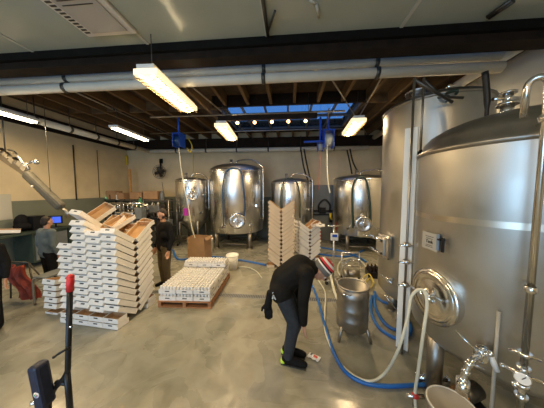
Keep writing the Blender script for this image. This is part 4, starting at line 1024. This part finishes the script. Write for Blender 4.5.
MB().ball((-.17, -.04, .45), .07).ball((.12, 0, .5), .07).tube([(-.17, -.05, .45), (-.28, -.06, .50)], .012, 6).obj('valve', CHROME, t)
for (x, y) in ((-.2, -.15), (.2, -.15), (-.2, .2), (.2, .2)): MB().cyl((x - .015, y, .05), (x + .015, y, .05), .05, seg=14).obj('wheel', RUBBER, t)
# plumbing under the tall tank
a = onY(386, 299, 3.0)
p = onZ(398, 322, 0)
t = thing('outlet_valve', 'chrome butterfly valve with a long lever on the floor beneath the tall tank', 'valve', (p.x, p.y, 0))
MB().tube([(-.02, 0, .12), (.30, .05, .16)], .03, 10).cyl((-.04, 0, .12), (-.01, 0, .12), .06, seg=14).cyl((.06, .01, .13), (.08, .01, .13), .05, seg=14).ball((.0, 0, .12), .09).obj('valve_body', CHROME, t)
MB().tube([(0, 0, .16), (-.20, .05, .42)], .012, 8).obj('lever', STEELD, t); MB().tube([(0, 0, .1), (0, 0, 0)], .03, 10).obj('stand', STEELK, t)

# ---------------------------------------------------------------- hose reels and drops
def reel(label, px, py, Y, s):
    p = onY(px, py, Y); t = thing('hose_reel', label, 'hose reel', p)
    for x in (-.12, .12): MB().box((x * s, 0, 0), (.02 * s, .42 * s, .46 * s)).obj('side_plate', BLUEP, t, bevel=.03)
    MB().cyl((-.11 * s, 0, 0), (.11 * s, 0, 0), .17 * s, seg=20).obj('hose_roll', DKBLUE if px < 250 else WHITEH, t)
    MB().bbox((-.16 * s, -.16 * s, .22 * s), (.16 * s, .16 * s, .25 * s)).tube([(0, 0, .25 * s), (0, 0, ZC - p.z)], .03, 8).obj('mount', BLUEP, t)
    return t
reel('blue hose reel hung from the roof above the left fermenter', 179, 141, 6.0, .85)
reel('blue hose reel hung from the roof left of the far right tank', 328, 140, 6.4, 1.1)
reel('smaller dark blue reel hung beside the right hose reel', 320, 147, 6.5, .6)
a = onY(304, 142, 6.3); b_ = onY(324, 141, 6.3)
put('reel_arm', MB().tube([a, b_], .03), BLUEP, 'bright blue horizontal arm beside the right hose reel', 'bracket')
hose('pale hose dropping from the left blue reel past the fermenter', [onY(179, 148, 6.0), onY(182, 175, 6.0), onY(188, 205, 5.9), onY(193, 232, 5.8), onY(203, 258, 5.7)], .018, WHITEH)
hose('pale hose hanging straight down from the right blue reel', [onY(327.5, 141, 6.3), onY(327, 150, 6.35), onY(327, 165, 6.4), onY(328, 182, 6.4), onY(330, 193, 6.4)], .022, WHITEH)
hose('thin red cord hanging from the smaller dark reel', [onY(320, 152, 6.5), onY(319.5, 170, 6.5), onY(319, 190, 6.5)], .008, REDP, 5)
hose('thin yellow cord looped beside the left hose reel', [onY(188, 138, 6.1), onY(192, 146, 6.1), onY(190, 152, 6.1), onY(187, 148, 6.1)], .014, YELP, 6)
hose('thin yellowish hose dropping from the far pipe behind the left fermenter', [onY(193, 148, 8.56), onY(193.5, 168, 8.4), onY(194, 178, 8.2)], .02, YELH, 6)

# ---------------------------------------------------------------- glycol panel between far tanks
a = onY(313, 190, 8.7); b_ = onY(338, 240, 8.7)
t = thing('pump_cabinet', 'dark grey equipment cabinet with black piping between two far tanks', 'cabinet', ((a.x + b_.x) / 2, 8.72, 0))
wv = (b_.x - a.x) / 2; ht = onY(320, 185, 8.5).z
MB().bbox((-wv, -.2, 0), (wv, .18, ht)).obj('body', GREYP, t, bevel=.01)
MB().bbox((-wv + .05, -.215, .2), (-.02, -.2, ht - .1)).obj('door', GREYP, t); MB().bbox((.02, -.215, .2), (wv - .05, -.2, ht - .1)).obj('door', GREYP, t)
MB().tube(spline([(-.3, -.25, 1.2), (-.32, -.3, 1.5), (-.1, -.3, 1.72), (.12, -.3, 1.5), (.1, -.25, 1.2)], 6), .035, 8).obj('black_pipe', RUBBER, t)
MB().tube([(-wv, -.27, 1.25), (wv, -.27, 1.25)], .03, 8).tube([(-wv, -.27, 1.1), (wv, -.27, 1.1)], .02, 8).bbox((-.3, -.36, 1.15), (-.05, -.22, 1.4)).bbox((.1, -.36, .8), (.35, -.22, 1.1)).obj('valve_rack', BLACKM, t)
p = onY(319, 238, 8.2)
t = thing('fire_extinguisher', 'red fire extinguisher beside the grey equipment cabinet', 'fire extinguisher', (p.x, 8.3, p.z - .25) if p.z > .3 else (p.x, 8.3, 0))
t.location.z = 0
MB().lathe([(0, 0), (.08, 0), (.085, .02), (.085, .42), (.03, .5), (.0, .5)], 16).obj('body', REDP, t); MB().cyl((0, 0, .5), (0, 0, .56), .03, seg=8).box((0, -.03, .57), (.03, .12, .02)).obj('nozzle', BLACKM, t)
p = onY(331, 216, 8.1)
put('hose_nozzle', MB().tube([(0, 0, .1), (0, 0, -.05), (.06, 0, -.16)], [.05, .045, .035], 8), YELP, 'yellow spray nozzle hanging on the grey equipment cabinet', 'nozzle', loc=p + V((0, .1, 0)))

# ---------------------------------------------------------------- far left: fan, shelf, canning line
p = onY(160.5, 172, 8.8)
t = thing('wall_fan', 'round dark wall fan hung high on the far wall', 'fan', p)
rf = .30
mb = MB()
for rr in (rf, rf * .75, rf * .5, rf * .25): mb.tube([(rr * math.cos(2 * math.pi * i / 28), -.10 - .05 * (1 - rr / rf), rr * math.sin(2 * math.pi * i / 28)) for i in range(28)], .008, 5, closed=True)
for i in range(16): a_ = i * math.pi / 8; mb.tube([(.02 * math.cos(a_), -.14, .02 * math.sin(a_)), (rf * math.cos(a_), -.10, rf * math.sin(a_))], .005, 5)
mb.obj('cage', DKSTEEL, t)
mb = MB()
for i in range(4): a_ = i * math.pi / 2 + .3; mb.box((.13 * math.cos(a_), -.06, .13 * math.sin(a_)), (.22, .015, .14), (.3, -a_, 0))
mb.obj('blade', DKSTEEL, t); MB().cyl((0, -.1, 0), (0, .06, 0), .09, seg=14).obj('motor', DKSTEEL, t)
MB().tube([(0, .02, .05), (-.02, .05, .55)], .035, 8).box((-.02, .1, .5), (.14, .06, .2)).obj('bracket', BLACKM, t)
hose('thin dark cord hanging from the wall fan', [onY(162, 182, 8.85), onY(164, 195, 8.85), onY(167, 210, 8.85)], .008, RUBBER, 5)
a = onY(131, 206, 8.4); a.z = 0; b_ = onY(130, 169, 8.4)
put('lumber', MB().box((a + b_) / 2, (.10, .05, (b_.z - a.z))), LUMBER, 'yellowish upright timber standing above the shelving', 'timber')
p = onY(126, 160, 8.85); put('cord_bundle', MB().tube(spline([p + V((0, 0, .2)), p + V((.05, 0, .05)), p, p + V((.06, 0, -.12)), p + V((.0, 0, -.2))], 4), .04, 7), YELP, 'small yellow bundle hanging on the far wall near the corner', 'cord')
for i, (x0, y0, x1, y1, X) in enumerate(((73, 145, 75, 200, 0), (97, 150, 98, 198, 0))):
    a = onX(x0, y0, XL + .03); b_ = onX(x1, y1, XL + .03)
    z1_, z0_ = a.z, b_.z
    put('conduit', MB().tube([V((XL + .03, a.y, min(z1_, 3.9))), V((XL + .03, a.y, z0_))], .02 if i == 0 else .01, 6), DKSTEEL, ['thin dark conduit dropping down the left wall to a small box', 'thin cable dropping down the left wall nearer the corner'][i], 'conduit')
# shelving unit
Ysh = 7.85; xs0, xs1 = -7.42, onY(168, 210, 7.8).x
t = thing('shelving_unit', 'long dark steel shelving along the far wall crowded with parts', 'shelf', ((xs0 + xs1) / 2, Ysh, 0))
hw_ = (xs1 - xs0) / 2; tops = onY(130, 199, Ysh).z
for x in (-hw_, -hw_ / 3, hw_ / 3, hw_):
    for y in (-.25, .25): MB().bbox((x - .02, y - .02, 0), (x + .02, y + .02, tops)).obj('upright', DKSTEEL, t)
shz = [.4, .95, 1.35, tops - .02]
for z in shz: MB().bbox((-hw_, -.27, z - .02), (hw_, .27, z)).obj('shelf', STEELK, t)
xb = (xs0 + xs1) / 2
for i, (px0, px1, py0, py1, lab) in enumerate(((110, 119, 190, 198, 'brown carton on top of the shelving, left of the timber'), (119, 127, 192, 198, 'lower brown carton on the shelving just left of the timber'), (133, 146, 189, 196, 'long brown carton on the shelving right of the timber'), (145, 160, 187, 195, 'longest brown carton on the shelving, beneath the fan'))):
    a = onY(px0, py1, Ysh); b_ = onY(px1, py0, Ysh)
    t2_ = thing('storage_box', lab, 'box', ((a.x + b_.x) / 2, Ysh, tops)); ww = (b_.x - a.x) / 2; h2 = b_.z - a.z
    MB().bbox((-ww, -.18, .001), (ww, .18, h2)).obj('carton_body', BROWNC, t2_, bevel=.006)
    MB().bbox((-ww, -.02, h2 - .001), (ww, .02, h2 + .002)).obj('tape', mat('tape_brown', (.25, .16, .09), .3), t2_)
jarm = MB().lathe([(0, 0), (.05, 0), (.055, .02), (.055, .14), (.03, .17), (.03, .2), (0, .2)], 12)
jar_me = [jarm.mesh('jar', [c]) for c in (WHITEP,)]; 
def jmesh(m, s): 
    return MB().lathe([(0, 0), (.05 * s, 0), (.055 * s, .02), (.055 * s, .16 * s), (.03 * s, .19 * s), (.03 * s, .23 * s), (0, .23 * s)], 12).mesh('jar', [m])
jm = [(jmesh(WHITEP, 1.2), 'white'), (jmesh(STEELD, 1.1), 'steel'), (jmesh(RUBBER, 1.3), 'black'), (jmesh(GREYP, 1.5), 'grey'), (jmesh(BOTTLE, 1.2), 'dark brown')]
shn = ['lowest', 'second', 'third', 'top']
for si in (1, 2, 3):
    x = -hw_ + .15; q = 0
    while x < hw_ - .1:
        skip = si == 3 and x > -hw_ * .55 and x < hw_ * .8
        if not skip:
            me_, cn = random.choice(jm); o = bpy.data.objects.new('supply_jar', me_); COL.objects.link(o); o.location = (xb + x, Ysh - .12, shz[si])
            tag(o, '%s supply jar standing on the %s shelf of the steel shelving' % (cn, shn[si]), 'jar', '%s jars on the %s shelf' % (cn, shn[si]))
        x += random.uniform(.15, .30)
# canning machine
p0 = onZ(130, 262, 0); Yc = 6.7
xa, xb2 = onY(108, 220, Yc).x, onY(150, 220, Yc).x
t = thing('canning_machine', 'cluttered steel canning machine behind the left stack, with a green bottle on top', 'machine', ((xa + xb2) / 2, Yc, 0))
hw2 = (xb2 - xa) / 2
for x in (-hw2, 0, hw2):
    for y in (-.3, .3): MB().bbox((x - .025, y - .025, 0), (x + .025, y + .025, 1.0 if x else 1.7)).obj('leg', STEELK, t)
MB().bbox((-hw2, -.33, .95), (hw2, .33, 1.0)).obj('table_top', STEELK, t)
MB().bbox((-hw2 * .3, -.3, 1.0), (hw2 * .5, .2, 1.35)).obj('filler_head', STEEL, t, bevel=.02)
MB().bbox((-hw2, -.1, 1.02), (-hw2 * .35, .1, 1.1)).bbox((hw2 * .5, -.1, 1.02), (hw2, .1, 1.1)).obj('conveyor', DKSTEEL, t)
mb = MB()
for i in range(9): x = -hw2 * .8 + i * hw2 * .2; mb.tube([(x, -.2, 1.35 if -.3 < x / hw2 < .5 else 1.1), (x, -.2, 1.65)], .015, 6)
mb.tube([(-hw2, -.2, 1.65), (hw2, -.2, 1.65)], .025, 8).tube([(-hw2, .2, 1.55), (hw2, .2, 1.55)], .025, 8)
mb.obj('filling_tube', STEELD, t)
MB().bbox((hw2 * .55, -.25, 1.12), (hw2 * .85, 0, 1.5)).obj('control_box', GREYP, t, bevel=.01)
t = thing('gas_bottle', 'dark green bottle standing on top of the canning machine', 'bottle', ((xa + xb2) / 2 + hw2 * .7, 6.58, 1.501))
MB().lathe([(0, 0), (.055, 0), (.06, .03), (.06, .24), (.03, .30), (.03, .33), (0, .33)], 16).obj('body', mat('dark_green_bottle', (.01, .14, .07), .4), t); MB().cyl((0, 0, .33), (0, 0, .36), .035, seg=8).obj('cap', BLACKM, t)
# wire rack cart next to it
xa = onY(152, 240, 7.4).x
t = thing('rolling_rack', 'dark steel rolling rack behind the person in black', 'rack', (onY(166, 235, 7.2).x, 6.95, 0))
for x in (-.45, .45):
    for y in (-.25, .25): MB().tube([(x, y, .08), (x, y, 1.75)], .016, 6).obj('upright', STEELK, t); MB().cyl((x, y - .015, .04), (x, y + .015, .04), .04, seg=10).obj('wheel', RUBBER, t)
for z in (.25, .8, 1.3, 1.7): MB().bbox((-.46, -.26, z), (.46, .26, z + .02)).obj('shelf', DKSTEEL, t)
for i, (x, z, w2, h2, m_, lab) in enumerate(((-.2, .82, .18, .3, BLACKM, 'black toolbox on the second shelf of the rolling rack'), (.2, .82, .14, .22, GREYP, 'grey box on the second shelf of the rolling rack'), (0, .27, .3, .34, DKSTEEL, 'dark crate on the lowest shelf of the rolling rack'), (-.15, 1.32, .2, .25, STEELK, 'steel tin on the third shelf of the rolling rack'))):
    bxx = onY(166, 235, 7.2).x + x
    t3 = thing('storage_box', lab, 'box', (bxx, 6.95, z)); MB().bbox((-w2, -.17, .001), (w2, .17, h2)).obj('box_body', m_, t3, bevel=.01); MB().bbox((-w2 * .4, -.18, h2 * .6), (w2 * .4, -.17, h2 * .7)).obj('handle', STEELK, t3)
# workbench at the far left
bx0, bx1, by0, by1 = XL + .06, -6.75, 4.0, 5.7
zt_ = 1.0
t = thing('workbench', 'dark green workbench against the left wall', 'workbench', (bx0, by0, 0)); bw, bd = bx1 - bx0, by1 - by0
MB().bbox((0, 0, zt_ - .05), (bw, bd, zt_)).obj('bench_top', TEAL, t)
for x in (.04, bw - .04):
    for y in (.04, bd - .04): MB().bbox((x - .03, y - .03, 0), (x + .03, y + .03, zt_ - .05)).obj('leg', TEAL, t)
MB().bbox((.05, bd * .45, .15), (bw - .05, bd - .08, zt_ - .06)).obj('cabinet_body', TEAL, t)
MB().bbox((bw - .05, bd * .48, .2), (bw - .035, bd * .7, zt_ - .12)).obj('door', GREYP, t); MB().bbox((bw - .05, bd * .72, .2), (bw - .035, bd - .1, zt_ - .12)).obj('door', GREYP, t)
def bench(px, py, z=1.0): return onZ(px, py, z)
t4 = tray(ME_W, 'single white carton tray lying tilted on the dark green workbench', V((-6.98, 4.42, zt_ + .05)), R(-35), R(8), None)
p = bench(41, 240); p.x = min(max(p.x, bx0 + .2), bx1 - .2); p.y = 5.45
t = thing('monitor', 'computer screen glowing blue on the workbench', 'monitor', (p.x, p.y, zt_), R(25))
MB().bbox((-.16, -.02, .10), (.16, .02, .34)).obj('housing', BLACKM, t, bevel=.005); MB().bbox((-.13, -.024, .13), (.13, -.02, .31)).obj('screen', SCREEN, t)
MB().bbox((-.1, -.08, 0), (.1, .08, .012)).bbox((-.02, -.01, .01), (.02, .01, .12)).obj('stand', BLACKM, t)
put('control_unit', MB().bbox((-.12, -.13, 0), (.12, .13, .36)).bbox((-.09, -.135, .22), (.05, -.13, .32)).bbox((-.13, -.14, .36), (.13, .14, .39)), BLACKM, 'black control unit on the workbench left of the blue screen', 'machine', loc=(p.x - .1, p.y - .42, zt_), bevel=.01)
put('bag', MB().ball((0, 0, .22), (.30, .3, .46)).ball((.05, -.02, .12), (.40, .34, .24)), BLACK, 'black bag slumped on the workbench behind the white tray', 'bag', loc=(bx0 + .24, 4.85, zt_))
# white board on the left wall
a = onX(-20, 196, XL + .02); b_ = onX(12, 217, XL + .02)
t = thing('whiteboard', 'white board fixed low on the left wall at the photo edge', 'board', (XL, (a.y + b_.y) / 2, (onX(6, 207, XL).z)))
hy = abs(b_.y - a.y) / 2; hz_ = .32
MB().bbox((0, -hy, -hz_), (.02, hy, hz_)).obj('panel', mat('board_white', (.55, .54, .47), .4), t); MB().bbox((0, -hy - .02, -hz_ - .02), (.012, hy + .02, hz_ + .02)).obj('frame', BATTEN, t)
# inclined conveyor / lifting arm
Yk = 4.4
a = onY(27, 174, Yk); b_ = onY(61, 207, Yk)
t = thing('grain_auger', 'grey inclined auger tube hanging over the work area at left', 'conveyor', b_)
d = a - b_; ang_ = d.normalized().to_track_quat('Z', 'Y').to_matrix().to_4x4()
mb = MB().box(d / 2, (.17, .20, d.length * 1.05), ang_.to_3x3()); mb.obj('sleeve', mat('grey_sleeve', (.11, .105, .085), .7, noise=.15, nscale=6), t, bevel=.06)
e = onY(-8, 150, Yk) - b_
MB().box((d + e) / 2, (.09, .12, (e - d).length), (e - d).normalized().to_track_quat('Z', 'Y').to_matrix()).obj('arm', STEELK, t)
mb = MB(); dn = (e - d).normalized(); nn = V((dn.z, 0, -dn.x)) * -1
if nn.z < 0: nn = -nn
for s, w3 in ((.1, .1), (.25, .07), (.42, .12), (.62, .08), (.8, .1)): mb.box(d + (e - d) * s + nn * .10, (w3, .12, .12), ang_.to_3x3())
mb.tube([d + nn * .12, d + (e - d) * .5 + nn * .28, d + (e - d) * .65 + nn * .25], .025, 8).tube([d + (e - d) * .2 + nn * .1, d + (e - d) * .1 + nn * .32 + V((.2, 0, 0))], .03, 8).ball(d + (e - d) * .05 + nn * .30 + V((.15, 0, 0)), .12)
mb.obj('drive_unit', STEEL, t)
MB().tube([e * .6 + d * .4, V((e.x * .6 + d.x * .4, 0, ZC - b_.z))], .015, 6).obj('hanger_rod', DKSTEEL, t); MB().tube([d * .3, V((d.x * .3, .0, ZC - b_.z))], .006, 5).obj('hanger_wire', DKSTEEL, t)
MB().ball(d * .62 + V((0, -.15, .0)), .05).obj('knob', WHITEP, t)
MB().tube([V((0, 0, 0)), V((.14, 0, -.12)), V((.16, 0, -.26))], .04, 8).obj('spout', STEELK, t)
p = onY(111, 207, 7.9); put('indicator_lamp', MB().ball((0, 0, .05), (.16, .10, .08)).cyl((0, 0, 0), (0, 0, .05), .03, seg=8), GREENL, 'small green glowing lamp on the shelving behind the left stack', 'light', loc=(p.x, Ysh - .1, tops))
# orange red cloth and stool at far left
p = onZ(14, 302, 0)
bmx = MB(); gv = bmesh.ops.create_grid(bmx.bm, x_segments=14, y_segments=14, size=.5)['verts']
for v in gv:
    u, q = v.co.x + .5, v.co.y + .5
    v.co = V((u * .42 + .05 * math.sin(q * 7) - q * .25 + .1, .05 * math.sin(u * 14 + q * 3), .08 + q * .62 + .02 * math.sin(u * 9)))
o = bmx.obj('hanging_tarp', ORRED, None, loc=(p.x, p.y, 0)); o.modifiers.new('s', 'SOLIDIFY').thickness = .012; tag(o, 'crumpled orange-red cloth hanging on a low stand at far left', 'cloth')
t = thing('folding_stand', 'low dark folding stand holding the orange-red cloth', 'stand', (p.x, p.y + .12, 0))
MB().tube([(-.25, .0, 0), (-.2, 0, .72)], .015, 6).tube([(.3, 0, 0), (.2, 0, .72)], .015, 6).tube([(-.2, .0, .72), (.2, 0, .72)], .018, 6).tube([(-.25, .3, 0), (-.2, 0, .72)], .015, 6).tube([(.3, .3, 0), (.2, 0, .72)], .015, 6).obj('frame', DKSTEEL, t)
p = onZ(36, 305, 0)
t = thing('tube_stool', 'bent steel tube stool frame beside the left stack', 'stool', p)
MB().tube(spline([(-.02, 0, 0), (-.02, 0, .4), (.02, 0, .5), (.14, .1, .5), (.28, .2, .45), (.3, .2, 0)], 5), .02, 8).tube(spline([(-.02, .3, 0), (-.02, .3, .4), (.02, .32, .5), (.14, .4, .5), (.28, .5, .45), (.3, .5, 0)], 5), .02, 8).tube([(0, 0, .45), (0, .3, .45)], .015, 6).obj('frame', STEELK, t)
MB().bbox((-.02, 0, .5), (.26, .45, .53)).obj('seat', GREYP, t, bevel=.01)

# ---------------------------------------------------------------- black handle frame in the lower left corner
Yh = 1.22
q = lambda px, py, dy=0: onY(px, py, Yh + dy)
base_h = q(62, 420); bh = V((base_h.x, Yh, 0))
t = thing('hand_truck', 'black tubular hand truck with a red-tipped upright bar and navy padded block', 'hand truck', bh)
W = lambda px, py, dy=0: q(px, py, dy) - bh
top = W(70.5, 277); redb = W(70, 291); low = W(68, 366)
MB().tube([redb, low, ] + [W(68, 370), W(64, 378), W(55, 388), W(50, 398), W(48, 410)], .017, 12).obj('upright_bar', BLACKM, t)
MB().tube([top, redb], .021, 14).ball(top, .042).obj('grip', REDG, t)
MB().tube([W(67, 372), W(69, 395), W(71, 420)], .019, 12).tube([V((W(71, 420).x, 0, W(71, 420).z)), V((W(71, 420).x, 0, .12))], .019, 12).tube([W(48, 405), V((W(48, 405).x, 0, .12))], .019, 12).tube([W(56, 382), W(69, 384)], .014, 10).tube([V((W(48, 405).x, 0, .14)), V((W(71, 420).x, 0, .14))], .019, 12).obj('frame', BLACKM, t)
MB().tube([W(68, 348, -.02), W(60, 353, -.04), W(54, 357, -.04)], .008, 8).ball(W(54, 357, -.04), .02).ball(W(68, 348, -.01), .03).obj('lever', BLACKM, t)
MB().cyl(W(69, 327, -.016), W(72, 327, -.016), .006, seg=8).obj('screw', CHROME, t)
a, b_ = W(38, 364, -.05), W(46, 404, -.05); dd = (a - b_)
MB().box((a + b_) / 2, (.088, .075, dd.length * 1.04), dd.normalized().to_track_quat('Z', 'Y').to_matrix()).obj('padded_block', NAVY, t, bevel=.02)
s_c = (a + b_) / 2 + V((.012, -.045, -.035)); st = MB(); 
Ms = Matrix.Translation(s_c) @ Matrix.Rotation(R(90), 4, 'X')
dk = MB().lathe([(0, .0), (.020, .0), (.021, -.003)], 20, Ms).obj('round_sticker', mat('sticker_white', (.7, .72, .75), .3), t)
for i, c_ in enumerate(((.6, .05, .04), (.75, .55, .03), (.03, .45, .15), (.03, .2, .6))):
    a_ = i * math.pi / 2; MB().ball(s_c + V((.009 * math.cos(a_), -.001, .009 * math.sin(a_))), (.010, .003, .010)).obj('sticker_dot', mat('dot_%s' % ['red', 'yellow', 'green', 'blue'][i], c_, .3), dk)
MB().tube([W(46, 405, -.03), W(40, 400, -.02), W(30, 404, -.06)], .016, 10).obj('side_bar', STEELD, t)
for x in (W(48, 405).x - .05, W(71, 420).x + .05): MB().cyl((x - .02, .08, .10), (x + .02, .08, .10), .10, seg=24).obj('wheel', RUBBER, t)
MB().tube([(W(48, 405).x - .05, .08, .10), (W(71, 420).x + .05, .08, .10)], .01, 8).tube([(W(48, 405).x, 0, .14), (W(48, 405).x, .08, .10)], .01).tube([(W(71, 420).x, 0, .14), (W(71, 420).x, .08, .10)], .01).obj('axle', STEELK, t)
MB().bbox((W(48, 405).x - .02, -.2, .01), (W(71, 420).x + .02, .0, .02)).bbox((W(48, 405).x - .02, -.01, .01), (W(71, 420).x + .02, .0, .16)).obj('toe_plate', BLACKM, t)
